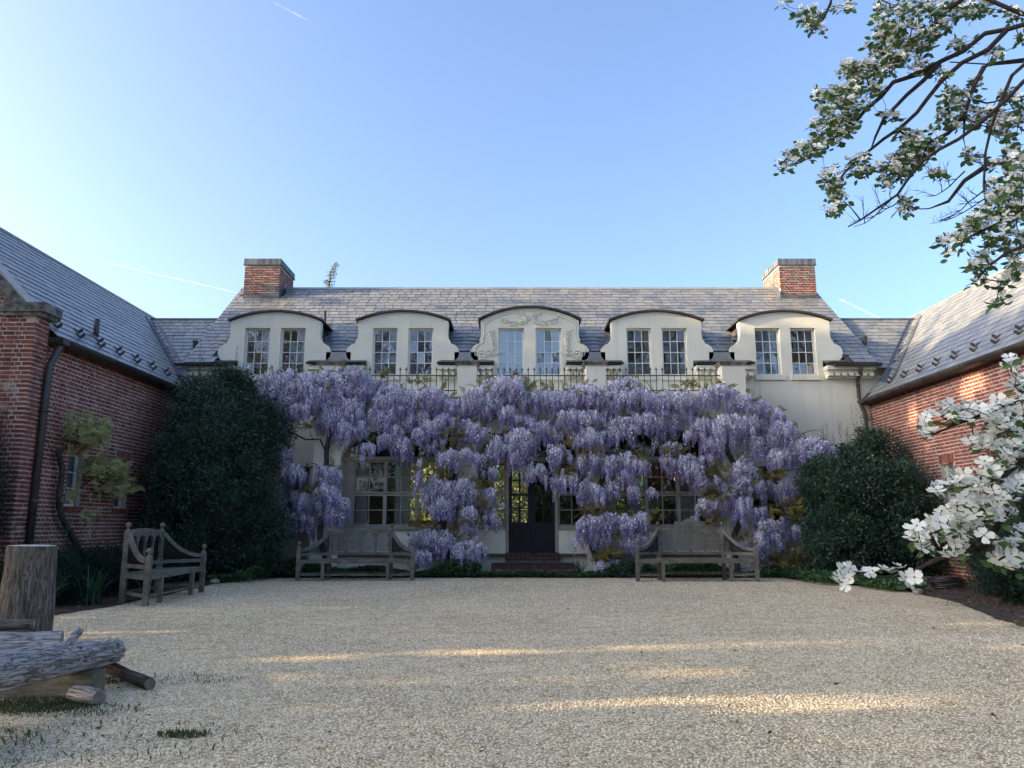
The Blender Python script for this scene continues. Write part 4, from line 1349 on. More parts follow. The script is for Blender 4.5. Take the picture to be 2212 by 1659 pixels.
def bench(label, loc, rz, crest=False, sc=1.0):
    root = thing('garden_bench', label, 'bench', (0, 0, 0), 'weathered garden benches in the court')
    bench_parts(root, crest)
    root.location = loc; root.rotation_euler = (0, 0, rz); root.scale = (sc,) * 3
bench('weathered grey bench with lattice back under the arched window left of the door', (at(767, 1256, 17.6).x, 17.85, .008), rad(0.8))
bench('weathered grey bench with a raised crest board, right of the door', (at(1505, 1258, 17.5).x, 17.68, .008), rad(-1.5), True, 1.03)
bench('weathered grey bench turned sideways beside the dark holly on the left', (-5.95, 13.35, .008), rad(93.5), False, 1.0)

# ================================================================== LOGS AND STUMP
def log_mesh(pts, radii, mat, name, parent=None, sides=40, rings=26, amp=.02, along=9, seed=0, cap=True, ridge=1.0, label=None, cat=None):
    """trunk section with ridged bark; returns the object"""
    pts = [Vector(p) for p in pts]; n = len(pts) - 1
    def pt(t):
        f = t * n; i = min(int(f), n - 1); return pts[i].lerp(pts[i + 1], f - i)
    def rd(t):
        f = t * n; i = min(int(f), n - 1); return radii[i] + (radii[i + 1] - radii[i]) * (f - i)
    vs = []; fs = []; ax = (pts[-1] - pts[0]).normalized()
    ref = Vector((0, 0, 1)) if abs(ax.z) < .9 else Vector((1, 0, 0))
    x = (ref - ax * ref.dot(ax)).normalized(); y = ax.cross(x)
    L = (pts[-1] - pts[0]).length
    for i in range(rings + 1):
        t = i / rings; c = pt(t); r0 = rd(t)
        for k in range(sides):
            a = 2 * math.pi * k / sides
            q = Vector((math.cos(a) * 3.0 + seed, math.sin(a) * 3.0, t * L * along * .28))
            nz = noise.noise(q) * .9 + noise.noise(q * 2.3) * .5
            ra = abs(noise.noise(Vector((math.cos(a) * 7 + seed, math.sin(a) * 7, t * L * 1.6)))) * ridge
            r = r0 + amp * (nz - .9 * ra)
            vs.append(c + x * (math.cos(a) * r) + y * (math.sin(a) * r))
    for i in range(rings):
        for k in range(sides):
            k2 = (k + 1) % sides
            fs.append((i*sides+k, i*sides+k2, (i+1)*sides+k2, (i+1)*sides+k))
    o = MB().add(vs, fs, True).build(name, mat, parent)
    ends = [vs[:sides], vs[-sides:]]
    return o, ends
def cut_end(ring, mat, parent, out, name='cut_end'):
    c = sum((Vector(p) for p in ring), Vector()) / len(ring)
    n = len(ring)
    r2 = [c + (Vector(p) - c) * .55 + out * .006 for p in ring]
    vs = [Vector(p) for p in ring] + r2 + [c + out * .01]
    fs = [(k, (k+1) % n, n + (k+1) % n, n + k) for k in range(n)] + [(n + k, n + (k+1) % n, 2*n) for k in range(n)]
    MB().add(vs, fs).build(name, mat, parent)
def bark_dir(name, dark, light, axis, scale=10, strength=1.0, dist=.03):
    """bark whose furrows run along an axis"""
    m, nt, bs, _ = nodes(name)
    ge = N(nt, 'ShaderNodeNewGeometry'); mp = N(nt, 'ShaderNodeMapping', vector_type='POINT')
    q = Vector(axis).normalized().to_track_quat('Z', 'Y').inverted().to_euler()
    mp.inputs['Rotation'].default_value = q; nt.links.new(ge.outputs['Position'], mp.inputs['Vector'])
    mp2 = N(nt, 'ShaderNodeMapping'); mp2.inputs['Scale'].default_value = (1, 1, .07); nt.links.new(mp.outputs[0], mp2.inputs['Vector'])
    w = noise_node(nt, mp2.outputs[0], scale, 9, .72)
    n1 = noise_node(nt, mp2.outputs[0], scale * 1.7, 4, .6)
    ab = N(nt, 'ShaderNodeMath', operation='SUBTRACT'); nt.links.new(n1, ab.inputs[0]); ab.inputs[1].default_value = .5
    ab2 = N(nt, 'ShaderNodeMath', operation='ABSOLUTE'); nt.links.new(ab.outputs[0], ab2.inputs[0])
    crack = ramp(nt, ab2.outputs[0], [(0.002, (0, 0, 0)), (.035, (1, 1, 1))])
    c = ramp(nt, w, [(.32, dark), (.5, tuple((a + b) * .5 for a, b in zip(dark, light))), (.66, light)])
    c = mix(nt, mix(nt, c, (.35, .33, .31), 1.0, 'MULTIPLY'), c, crack)
    nt.links.new(c, bs.inputs['Base Color']); bs.inputs['Roughness'].default_value = .93; bs.inputs['Specular IOR Level'].default_value = .12
    h = mix(nt, w, crack, .35); bump(nt, bs, h, strength, dist)
    return m
def rings_mat(x, y):
    m, nt, bs, _ = nodes('end_grain')
    ge = N(nt, 'ShaderNodeNewGeometry'); mp = N(nt, 'ShaderNodeMapping'); mp.inputs['Location'].default_value = (-x, -y, 0)
    nt.links.new(ge.outputs['Position'], mp.inputs['Vector'])
    w = N(nt, 'ShaderNodeTexWave', wave_type='RINGS', rings_direction='Z'); w.inputs['Scale'].default_value = 22; w.inputs['Distortion'].default_value = 2.5; w.inputs['Detail'].default_value = 3
    nt.links.new(mp.outputs[0], w.inputs['Vector'])
    nt.links.new(ramp(nt, w.outputs['Fac'], [(.1, (.40, .33, .24)), (.8, (.62, .56, .45))]), bs.inputs['Base Color']); bs.inputs['Roughness'].default_value = .9
    return m
def logs():
    # standing stump
    bx, by = -5.06, 8.3
    st = thing('tree_stump', 'tall upright sawn stump with pale flat top at the left edge', 'stump', (bx, by, 0))
    mat = bark_dir('stump_bark_upright', (.085,.07,.056), (.27,.235,.195), (0, 0, 1), 30, 1.0, .03)
    o, e = log_mesh([(bx - .02, by, -.02), (bx, by, .5), (bx + .0, by, 1.0)], [.285, .25, .228], mat, 'bark', st, 64, 40, .022, 5, 2)
    cut_end(e[1], rings_mat(bx, by), st, Vector((0, 0, 1)))
    def px_log(name, label, a, b, ra, rb, seed, end_mat=M['cut_grey'], both=False, mid=None, dark=(.20,.18,.165), light=(.60,.57,.53), amp=.016, sides=44, rings=40):
        A, B = Vector(a), Vector(b)
        t = thing(name, label, 'log', (A.x, A.y, 0))
        mt = bark_dir(name + '_bark', dark, light, B - A, 34, 1.0, .02)
        pts = [A, (A + B) / 2 + Vector((0, 0, .01)), B]
        o, e = log_mesh(pts, [ra, (ra + rb) / 2, rb], mt, 'bark', t, sides, rings, amp, 7, seed)
        d = (B - A).normalized()
        cut_end(e[1], end_mat, t, d); cut_end(e[0], end_mat, t, -d)
        return t, o, mt
    # big pale log, long forked log in front of it, and the smaller pieces under them
    px_log('felled_log', 'thick pale barked log lying behind the long rough log', (-5.3, 6.15, .17), (-3.80, 6.78, .175), .172, .155, 5, amp=.022, rings=60, sides=60)
    LA, LB = Vector((-3.02, 3.9, .40)), Vector((-3.17, 6.42, .225))
    t, o, mt = px_log('felled_log', 'long rough barked log with a short stub, reaching furthest right', LA, LB, .135, .092, 9, amp=.016, rings=90, sides=60)
    c = LA.lerp(LB, .66)
    log_mesh([c + Vector((0, 0, .06)), c + Vector((.03, .05, .13)), c + Vector((.06, .12, .20))], [.045, .034, .028], mt, 'branch_stub', t, 16, 8, .005, 7, 3)
    for k in range(60):
        tt = random.uniform(.3, .99); a = random.uniform(-1.0, 1.9)
        q = LA.lerp(LB, tt); n = Vector((math.sin(a), -.1, math.cos(a))).normalized()
        q = q + n * (.135 - .043 * tt)
        MB().tube([q - n * .012, q + n * .010 + Vector((0, .010, 0)), q + n * .016 + Vector((0, .03, .004))], [.007, .005, .001], 5).build('bark_flake', mt, t)
    px_log('broken_branch', 'dark split branch on the gravel at the right of the log pile', (-3.67, 6.85, .10), (-2.68, 6.01, .052), .055, .046, 13, dark=(.03,.026,.024), light=(.12,.105,.09), sides=14, rings=20, amp=.010)
    px_log('crooked_branch', 'small crooked branch lying on top of the thick pale log', (-4.75, 6.45, .385), (-4.05, 6.78, .385), .055, .045, 17, dark=(.10,.085,.07), light=(.30,.26,.21), sides=20, rings=16, amp=.012)
    px_log('short_log', 'short round log end beside the squared timber', (-3.05, 5.66, .055), (-2.80, 5.52, .055), .056, .054, 19, end_mat=M['cut_grey'], sides=24, rings=14, amp=.006)
    px_log('prop_log', 'round log propping up the near end of the long rough log', (-3.55, 4.22, .122), (-2.80, 4.20, .12), .125, .12, 23, sides=28, rings=20, amp=.01)
    t = thing('squared_timber', 'pale sawn squared timber under the long rough log', 'timber', (-3.3, 5.8, 0))
    m = frame(Vector((.985, .10, .0)), Vector((-.10, .985, 0)), Vector((0, 0, 1)), Vector((-3.36, 5.86, .083)))
    mb = MB(); mb.obox(m, .72, .24, .156)
    mb.build('beam', M['wood_cut2'], t)
M['wood_cut2'] = wood_grey('sawn_timber', (.10,.08,.055), (.30,.255,.185))
logs()

# ================================================================== SMALL THINGS
def small():
    p = atz(1128, 1246)
    mb = MB(); mb.box(p.x - .52, p.x + .52, p.y - .22, p.y + .22, .012, .032)
    for i in range(16):
        for j in range(6):
            mb.box(p.x - .49 + i * .062, p.x - .49 + i * .062 + .04, p.y - .19 + j * .065, p.y - .19 + j * .065 + .045, .032, .040)
    t = mb.build('door_mat', M['rubber']); tag(t, 'black rubber mat on the gravel in front of the door', 'mat')
    # garden hose coil
    c = atz(2030, 1274); pts = []
    for k in range(150):
        a = k / 150 * 2 * math.pi * 5; r = .30 + .03 * math.sin(k * .37) + .02 * math.cos(a * .5)
        pts.append((c.x + .15 + r * math.cos(a), c.y + r * .9 * math.sin(a), .04 + .20 * k / 150 + .012 * math.sin(a * 3)))
    pts += [(c.x - .35, c.y - .1, .12), (c.x - .8, c.y + .05, .06), (c.x - 1.3, c.y + .2, .05)]
    tag(MB().tube(pts, .017, 6).build('garden_hose', M['hose']), 'coiled black garden hose lying by the right wing', 'hose')
    k = atz(1960, 1262); 
    mb = MB(); mb.box(k.x - .7, k.x + 1.1, k.y + .25, k.y + .6, 0, .12)
    tag(mb.build('kerb_stone', M['stone']), 'grey flat kerb stone behind the garden hose', 'kerb')
    def rock(loc, r, label):
        mb = MB(); n = 10; vs = []; fs = []
        for i in range(7):
            ph = math.pi * i / 6
            for j in range(n):
                th = 2 * math.pi * j / n
                d = Vector((math.sin(ph) * math.cos(th), math.sin(ph) * math.sin(th), math.cos(ph)))
                rr = r * (1 + .25 * noise.noise(d * 2 + Vector(loc)))
                vs.append(Vector(loc) + Vector((d.x * rr * 1.3, d.y * rr, d.z * rr * .7)))
        for i in range(6):
            for j in range(n): fs.append((i*n+j, i*n+(j+1)%n, (i+1)*n+(j+1)%n, (i+1)*n+j))
        tag(mb.add(vs, fs, True).build('stone', M['pale_stone']), label, 'stone')
    q = atz(1985, 1285); rock((q.x, q.y, .05), .085, 'pale rough stone beside the garden hose')
    q = atz(463, 1262); rock((q.x, q.y, .05), .09, 'small pale stone on the gravel edge by the sideways bench')
M['pale_stone'] = mat_simple('pale_stone', (.15,.135,.115), (.30,.275,.24), 8, .9, .5, 40)
small()

# ================================================================== PLANTS
def rot_to(n, roll, up=Vector((0, 0, 1))):
    n = Vector(n).normalized()
    x = n.orthogonal().normalized(); y = n.cross(x)
    c, s = math.cos(roll), math.sin(roll)
    return x * c + y * s, y * c - x * s, n
def leaf_tpl(w=.5, bend=.18):
    return MB().add([(0, 0, 0), (-w * .5, .45, bend * .5), (0, 1, -bend * .4), (w * .5, .45, bend * .5)], [(0, 1, 2, 3)]).template()
LEAF = [leaf_tpl(.55), leaf_tpl(.45, .1)]
NEEDLE = [leaf_tpl(.16, .05), leaf_tpl(.22, .1)]
LEAF6 = [MB().add([(0,0,0),(-.24,.28,.05),(-.28,.6,.04),(0,1,-.08),(.28,.6,.04),(.24,.28,.05),(0,.45,-.02)],[(0,6,1),(1,6,2),(2,6,3),(3,6,4),(4,6,5),(5,6,0)]).template()]
def np_orient(P, Dn, size, roll=None, rng=RNG):
    """P (N,3) positions, Dn (N,3) leaf axis direction, size (N,)"""
    n = len(P); y = Dn / np.linalg.norm(Dn, axis=1, keepdims=True)
    r = rng.normal(size=(n, 3)); x = np.cross(r, y); x /= np.linalg.norm(x, axis=1, keepdims=True) + 1e-9
    z = np.cross(x, y)
    m = np.zeros((n, 4, 4), np.float32)
    s = size[:, None]
    m[:, :3, 0] = x * s; m[:, :3, 1] = y * s; m[:, :3, 2] = z * s; m[:, :3, 3] = P; m[:, 3, 3] = 1
    return m
def clump_cloud(center, radii, nclump, per, crad, rng, zmin=.05, shell=.55, squash=.8, top_bias=0.0, keep=None):
    """leaf positions on lumpy clumps spread over an ellipsoid"""
    c = np.array(center); R = np.array(radii)
    u = rng.normal(size=(nclump * 3, 3)); u /= np.linalg.norm(u, axis=1, keepdims=True)
    rr = shell + (1 - shell) * rng.random((len(u), 1)) ** .5
    cc = c + u * R * rr
    cc = cc[cc[:, 2] > zmin][:nclump]
    P = []; D = []
    for q in cc:
        k = int(per * rng.uniform(.6, 1.4)); cr = crad * rng.uniform(.6, 1.35)
        v = rng.normal(size=(k, 3)); v /= np.linalg.norm(v, axis=1, keepdims=True)
        r = cr * rng.random((k, 1)) ** .38
        p = q + v * r * np.array([1, 1, squash])
        P.append(p); D.append(v + rng.normal(size=(k, 3)) * .5 + np.array([0, 0, .25]))
    P = np.concatenate(P); D = np.concatenate(D)
    ok = P[:, 2] > zmin
    if keep is not None: ok &= keep(P)
    return P[ok], D[ok], cc
def shrub(name, label, cat, center, radii, mat, leaf=.06, nclump=160, per=170, crad=.42, seed=0, tip=None, ntip=0, tpl=LEAF, group=None, keep=None, stems=5, shell=.5, core=True, lobes=()):
    rng = np.random.default_rng(seed); r = random.Random(seed)
    t = thing(name, label, cat, (center[0], center[1], 0), group)
    P, D, cc = clump_cloud(center, radii, nclump, per, crad, rng, keep=keep, shell=shell)
    for lc, lr, ln in lobes:
        P2, D2, c2 = clump_cloud(lc, lr, ln, per, crad * .8, rng, keep=keep, shell=.5)
        P = np.concatenate([P, P2]); D = np.concatenate([D, D2]); cc = np.concatenate([cc, c2])
    if core:
        P2, D2, _ = clump_cloud(center, np.array(radii) * .82, nclump // 2, per, crad * 1.3, rng, keep=keep, shell=.15)
        P = np.concatenate([P, P2]); D = np.concatenate([D, D2])
    s = leaf * rng.uniform(.7, 1.35, len(P))
    scatter('crown', tpl, np_orient(P, D, s, rng=rng), mat, t)
    mb = MB()
    for k in range(stems):
        a = 2 * math.pi * k / max(1, stems); bx = center[0] + .18 * radii[0] * math.cos(a); by = center[1] + .18 * radii[1] * math.sin(a)
        e = cc[r.randrange(len(cc))]
        mb.tube([(bx, by, 0), (bx + (e[0]-bx)*.3, by + (e[1]-by)*.3, e[2]*.5), tuple(e)], [.05, .035, .012], 6)
    mb.build('trunk', M['bark'], t)
    if tip:
        # upright young shoots
        rr = []; PP = []; DD = []
        up = cc[cc[:, 2] > center[2] - .2 * radii[2]]
        for k in range(ntip):
            q = up[r.randrange(len(up))] + np.array([r.uniform(-.35, .35), r.uniform(-.35, .35), r.uniform(.1, .55)])
            for j in range(16):
                h = j * .032
                PP.append(q + np.array([r.uniform(-.015, .015), r.uniform(-.015, .015), h])); DD.append(np.array([r.uniform(-1, 1), r.uniform(-1, 1), .8]))
        scatter('shoots', tpl, np_orient(np.array(PP), np.array(DD), np.full(len(PP), leaf * .8), rng=rng), tip, t)['kind'] = 'stuff'
    return t

# big evergreens in the corners
shrub('holly_shrub', 'tall dark holly shrub filling the corner beside the left wing', 'shrub', (-7.0, 18.3, 2.2), (1.35, 1.6, 2.3), M['holly'], .060, 150, 330, .44, 1, M['holly_tip'], 150,
      keep=lambda P: P[:, 0] > -8.38 + .22 * np.clip(18.2 - P[:, 1], 0, 2) + .04 + .10 * np.sin(P[:, 2] * 4.1) + .08 * np.sin(P[:, 1] * 6 + P[:, 2] * 9), shell=.6, lobes=[((-7.35, 17.5, 1.7), (.85, .8, 1.9), 110), ((-6.1, 18.2, 1.2), (.75, .9, 1.35), 80), ((-6.3, 18.8, 3.3), (.7, .7, .95), 60), ((-7.6, 18.6, 3.9), (.6, .7, .85), 50), ((-6.9, 18.4, 4.35), (.5, .5, .55), 34)])
shrub('holly_shrub', 'dark holly shrub in the corner by the sunlit right wing', 'shrub', (8.25, 18.9, 1.45), (1.10, 1.4, 1.50), M['holly'], .060, 120, 320, .40, 2, M['holly_tip'], 150,
      keep=lambda P: P[:, 0] < 9.74, shell=.6, lobes=[((9.15, 18.1, 1.3), (.65, .8, 1.35), 70), ((7.6, 18.5, 2.0), (.50, .7, .85), 44), ((8.3, 19.2, 2.65), (.45, .6, .55), 30), ((7.45, 18.1, .8), (.55, .7, .85), 50), ((9.2, 19.2, 2.7), (.5, .6, .75), 36), ((8.9, 19.0, 3.1), (.25, .3, .4), 10)])
shrub('climbing_shrub', 'thin upright climbing shrub growing up the corner under the right downpipe', 'shrub', (9.35, 20.3, 2.7), (.26, .3, 1.45), M['holly_tip'], .055, 40, 60, .16, 3)
shrub('yew_tree', 'dark yew standing against the left gable pier', 'yew', (-9.15, 12.5, 1.6), (.85, .55, 1.65), M['yew'], .075, 120, 220, .30, 4, tpl=NEEDLE)
shrub('yew_tree', 'dark yew standing against the right wing behind the dogwood', 'yew', (9.25, 13.9, 1.75), (.55, .7, 1.75), M['yew'], .075, 90, 200, .28, 5, M['yew_tip'], 20, tpl=NEEDLE)
# spreading yews at right and low plants at left
for k, (x, y, rx, ry, rz, lab) in enumerate([
    (8.95, 13.9, .80, .8, .66, 'spreading yew right behind the coiled hose, its tips pale'),
    (8.45, 12.2, 1.0, .9, .72, 'spreading yew with pale tips at the right edge, nearest the viewer')]):
    shrub('spreading_yew', lab, 'shrub', (x, y, .55), (rx, ry, rz), M['yew'], .085, 110, 220, .26, 20 + k, M['yew_tip'], 46, NEEDLE, 'spreading yews in the right bed', stems=4)
for k, (x, y, rx, ry, rz, lab) in enumerate([
    (-7.35, 12.1, .60, .6, .42, 'low dark heather bush behind the tall stump'),
    (-7.45, 13.6, .65, .7, .50, 'low dark heather bush behind the sideways bench'),
    (-7.6, 15.2, .60, .8, .45, 'low dark heather bush under the wall between bench and holly')]):
    shrub('heather_bush', lab, 'shrub', (x, y, .32), (rx, ry, rz), M['yew'], .075, 60, 200, .22, 30 + k, M['yew_tip'], 9, NEEDLE, 'low bushes in the left bed', stems=3)

# strap leaved clumps
def strap_clump(x, y, label, n=46, h=.5, seed=0, mat=None):
    r = random.Random(seed)
    t = thing('daylily', label, 'plant', (x, y, 0), 'strap leaved clumps in the beds')
    mb = MB()
    for k in range(n):
        a = r.uniform(0, 2 * math.pi); L = h * r.uniform(.6, 1.2); sp = r.uniform(.15, .75)
        d = Vector((math.cos(a), math.sin(a), 0)); sd = Vector((-d.y, d.x, 0)); vs = []
        b = Vector((x + r.uniform(-.1, .1), y + r.uniform(-.1, .1), 0))
        m = 6
        for i in range(m + 1):
            q = i / m; w = .011 * (1 - q ** 2) + .001
            c = b + d * (L * sp * q ** 1.5) + Vector((0, 0, L * (q - (.55 * sp) * q ** 2.6)))
            vs += [c - sd * w, c + sd * w]
        mb.add(vs, [(2*i, 2*i+1, 2*i+3, 2*i+2) for i in range(m)], True)
    o = mb.build('leaves', mat or M['lily'], t)
strap_clump(-6.55, 11.0, 'daylily clump with arching leaves just right of the tall stump', 60, .62, 1)
strap_clump(-6.45, 12.2, 'daylily clump with arching leaves between stump and sideways bench', 60, .60, 2)
strap_clump(-6.7, 14.6, 'small strap leaved clump showing under the sideways bench', 40, .45, 3)
p = atz(1243, 1243); strap_clump(p.x, 19.0, 'upright iris clump in the ivy just right of the door steps', 34, .55, 4)

# ivy as ground cover
def ivy():
    rng = np.random.default_rng(8)
    P = []; D = []
    def fill(poly_x, poly_y, n, h):
        x = rng.uniform(*poly_x, n); y = rng.uniform(*poly_y, n)
        z = h * rng.random(n) ** .7 * (0.55 + .45 * np.sin(x * 2.3 + 1) * np.sin(x * .9)) 
        P.append(np.stack([x, y, np.abs(z) + .02], 1)); D.append(np.stack([rng.normal(size=n), rng.normal(size=n) - .4, rng.uniform(.0, .8, n)], 1))
    fill((-6.3, -.75), (18.6, 19.36), 9500, .42)
    fill((-.75, 1.55), (18.62, 18.84), 1800, .16)
    fill((1.5, 6.4), (18.6, 19.36), 8000, .42)
    fill((6.3, 7.6), (16.2, 20.0), 5600, .34)
    fill((-6.6, -5.6), (16.9, 19.3), 3200, .36)
    fill((6.9, 7.65), (14.6, 16.6), 2800, .30)
    P = np.concatenate(P); D = np.concatenate(D)
    o = scatter('ivy', LEAF6, np_orient(P, D, rng.uniform(.045, .085, len(P)), rng=rng), M['ivy'])
    tag(o, 'green ivy ground cover along the foot of the house', 'ivy', kind='stuff')
ivy()

# ------------------------------------------------------------------ growing a branch tree through given points
def grow(seeds, targets, step=.12, thick=.006, expo=.45, droop=0.0, seed=0, maxlen=9):
    """seeds: list of polylines (each list of Vector); targets: points to reach. Returns list of (polyline, radii)"""
    r = random.Random(seed)
    nodes_ = []; parent = []; 
    for pl in seeds:
        prev = None
        for p in pl:
            nodes_.append(Vector(p)); parent.append(prev if prev is not None else -1); prev = len(nodes_) - 1
    nseed = len(nodes_)
    arr = np.array([tuple(p) for p in nodes_])
    tg = [Vector(t) for t in targets]
    dist = [np.min(np.linalg.norm(arr - np.array(t), axis=1)) for t in tg]
    order = sorted(range(len(tg)), key=lambda i: dist[i])
    buf = np.zeros((len(arr) + len(tg) * 60, 3)); buf[:len(arr)] = arr; n = len(arr)
    child = [0] * len(nodes_)
    for i in order:
        t = tg[i]
        d = np.linalg.norm(buf[:n] - np.array(t), axis=1)
        j = int(np.argmin(d)); a = nodes_[j]; L = d[j]
        if L < 1e-3 or L > maxlen: continue
        k = max(1, min(50, int(L / step))); prev = j
        off = Vector((r.uniform(-1, 1), r.uniform(-1, 1), r.uniform(-1, 1))) * L * .10
        for q in range(1, k + 1):
            f = q / k
            p = a.lerp(t, f) + off * math.sin(math.pi * f) + Vector((0, 0, -droop * L * math.sin(math.pi * f)))
            if q < k: p += Vector((r.uniform(-1, 1), r.uniform(-1, 1), r.uniform(-1, 1))) * step * .10
            nodes_.append(p); parent.append(prev); child.append(0); buf[n] = tuple(p); n += 1
            prev = len(nodes_) - 1
    # weights
    w = [0] * len(nodes_)
    for i in range(len(nodes_) - 1, -1, -1):
        w[i] = max(w[i], 1)
        if parent[i] >= 0: w[parent[i]] += w[i]
    return nodes_, parent, w, nseed
def branch_mesh(nodes_, parent, w, thick, expo, rmax, sides=5, start=0, rmin=0.0):
    """one tube chain per unbroken run"""
    kids = {}
    for i, p in enumerate(parent):
        if p >= 0: kids.setdefault(p, []).append(i)
    mb = MB(); rad_ = lambda i: max(rmin, min(rmax, thick * w[i] ** expo))
    heads = [i for i, p in enumerate(parent) if p < 0]
    stack = [(None, h) for h in heads]
    while stack:
        base, i = stack.pop()
        chain = ([base] if base is not None else []) + [i]
        while True:
            ks = kids.get(chain[-1], [])
            if not ks: break
            ks = sorted(ks, key=lambda k: -w[k])
            for k in ks[1:]: stack.append((chain[-1], k))
            chain.append(ks[0])
        if len(chain) < 2: continue
        rr = [rad_(j) for j in chain]
        if base is not None: rr[0] = min(rr[0], rr[1] * 1.15)
        mb.tube([nodes_[j] for j in chain], rr, sides)
    return mb

# ------------------------------------------------------------------ wisteria
def raceme_tpl(seed):
    r = random.Random(seed); mb = MB(); mi = []; n = 46; open_ = (1, .8, 1.15, .6, 1, .9)[seed % 6]; cut = (.0, .0, .1, .25, .0, .15)[seed % 6]
    for k in range(n):
        t = (k + .5) / n; a = k * 2.399 + r.uniform(-.3, .3)
        R = .20 * open_ * ((1 - t) ** .55 if t > cut else .8) * min(1, .45 + t * 4) * r.uniform(.75, 1.2) + .015
        c = Vector((math.cos(a) * R, math.sin(a) * R, -t + r.uniform(-.02, .02)))
        o = Vector((math.cos(a), math.sin(a), r.uniform(-.2, .5))).normalized()
        s = Vector((-math.sin(a), math.cos(a), 0)); u = o.cross(s)
        sz = .070 * (1 - .5 * t) * r.uniform(.8, 1.25)
        mb.add([c - s * sz, c + u * sz + o * sz * .3, c + s * sz, c - u * sz - o * sz * .2, c + o * sz * .55], [(0, 4, 1), (1, 4, 2), (2, 4, 3), (3, 4, 0)])
        mi += [1 if t + r.uniform(-.2, .2) > .52 else 0] * 4
    return mb.template() + (mi,)
RACEME = [raceme_tpl(k) for k in range(6)]
def z1(b): return (540 + b[0] * .2929, 783 + b[1] * .2929, b[2] * .2929, 783 + b[3] * .2929)
def z2(b): return (1107 + b[0] * .3296, 783 + b[1] * .3296, b[2] * .3296, 783 + b[3] * .3296)
WIS = {
 'a': [z1(b) for b in [(150,70,100,350),(280,40,120,330),(420,70,120,330),(560,50,120,400),(720,30,130,330),(800,50,70,160),(230,180,120,480),(110,400,60,580),(370,300,90,440),(600,320,90,560),(740,200,80,500),(790,420,60,570),(690,400,50,600),(240,610,45,760),(300,640,25,720),(310,745,95,920),(190,900,55,1010),(580,760,95,960),(560,900,100,1100),(350,940,110,1110),(190,1030,85,1200),(370,1090,90,1260),(600,1060,70,1200),(680,990,45,1130),(480,180,130,420),(340,200,120,400)]],
 'b': [z1(b) for b in [(940,120,90,300),(1050,160,110,420),(1180,190,100,420),(1330,190,120,340),(1020,330,90,520),(870,590,60,700),(1000,520,50,640),(1080,460,40,560),(1110,540,75,720),(1240,340,90,560),(1250,480,60,620),(1340,420,80,560),(1500,260,110,480),(1440,380,80,540),(1590,420,60,540),(1640,440,100,610),(1480,640,80,800),(1590,630,60,750),(1670,660,35,780),(1350,570,30,660),(1430,570,30,650),(1250,690,20,1000),(1390,820,110,1100),(1540,850,130,1080),(1660,880,60,1080),(1760,920,55,1100),(1420,1000,80,1160),(1620,1060,70,1200),(1770,1090,50,1220),(1310,1230,110,1400),(1440,1230,80,1440),(1280,1380,60,1510),(1240,1250,60,1360),(1590,1180,30,1260),(1640,1180,30,1300),(1620,1300,55,1560),(1540,1330,50,1500),(1700,1330,40,1470),(1770,770,45,850),(1720,150,130,420),(1850,100,120,330),(1960,90,80,350),(1780,250,110,420),(1910,320,65,460),(1820,540,55,740),(1940,490,80,720),(1960,640,50,800),(1100,260,140,430),(1400,260,120,420),(1640,240,90,420)]],
 'c': [z2(b) for b in [(60,330,80,500),(170,170,90,330),(260,180,90,340),(60,430,80,620),(190,380,90,560),(20,500,50,680),(60,180,70,330),(340,190,90,320),(430,150,110,280),(510,140,80,300),(380,300,70,420),(500,300,85,480),(510,430,70,590),(400,460,30,580),(620,310,40,390),(730,90,100,260),(800,160,110,330),(680,180,90,290),(720,340,80,560),(860,330,110,480),(600,450,12,500),(320,540,70,700),(160,660,55,780),(290,740,45,830),(380,720,60,850),(510,590,90,740),(640,600,60,740),(750,580,60,750),(840,630,55,730),(490,760,60,940),(560,800,50,950),(650,780,40,900),(730,700,60,830),(790,800,25,910),(530,1000,110,1150),(650,980,80,1130),(750,990,60,1170),(850,980,60,1120),(480,1080,50,1190),(560,1100,50,1230),(770,1130,60,1280),(840,1120,50,1200),(650,1290,110,1420),(580,1300,40,1420),(740,1370,60,1440),(910,820,30,880),(560,220,90,340)]],
 'd': [z2(b) for b in [(920,210,60,380),(1000,180,70,350),(970,280,90,500),(1120,180,80,330),(1200,250,50,340),(1340,140,90,260),(1290,200,60,300),(1130,330,50,400),(1050,520,70,600),(1010,600,40,690),(1500,210,90,350),(1600,240,80,400),(1420,330,100,520),(1240,370,80,500),(1190,440,60,520),(1300,490,80,620),(1450,400,60,570),(1560,340,90,480),(1700,300,80,460),(1640,480,75,640),(1760,380,90,560),(1850,480,110,650),(1760,560,100,700),(1960,480,120,700),(2060,500,60,760),(1740,300,25,360),(1130,600,90,760),(1280,600,60,700),(1190,650,70,820),(1240,740,50,870),(1340,740,22,840),(1510,640,100,830),(1530,740,70,880),(1630,770,25,900),(1690,770,30,860),(1800,750,60,900),(1890,700,60,860),(1970,720,60,880),(2050,680,40,850),(1950,820,25,900),(1290,880,80,1010),(1410,850,60,1030),(1450,830,20,920),(1520,860,45,1050),(1630,940,50,1060),(1700,1020,80,1180),(1790,980,25,1090),(1850,1070,60,1160),(1620,1100,50,1250),(1640,1150,40,1330),(1720,1120,45,1200),(1520,1170,60,1220),(1190,1000,25,1050),(1700,1340,50,1440),(1810,1340,40,1440),(1600,1340,30,1440)]],
}
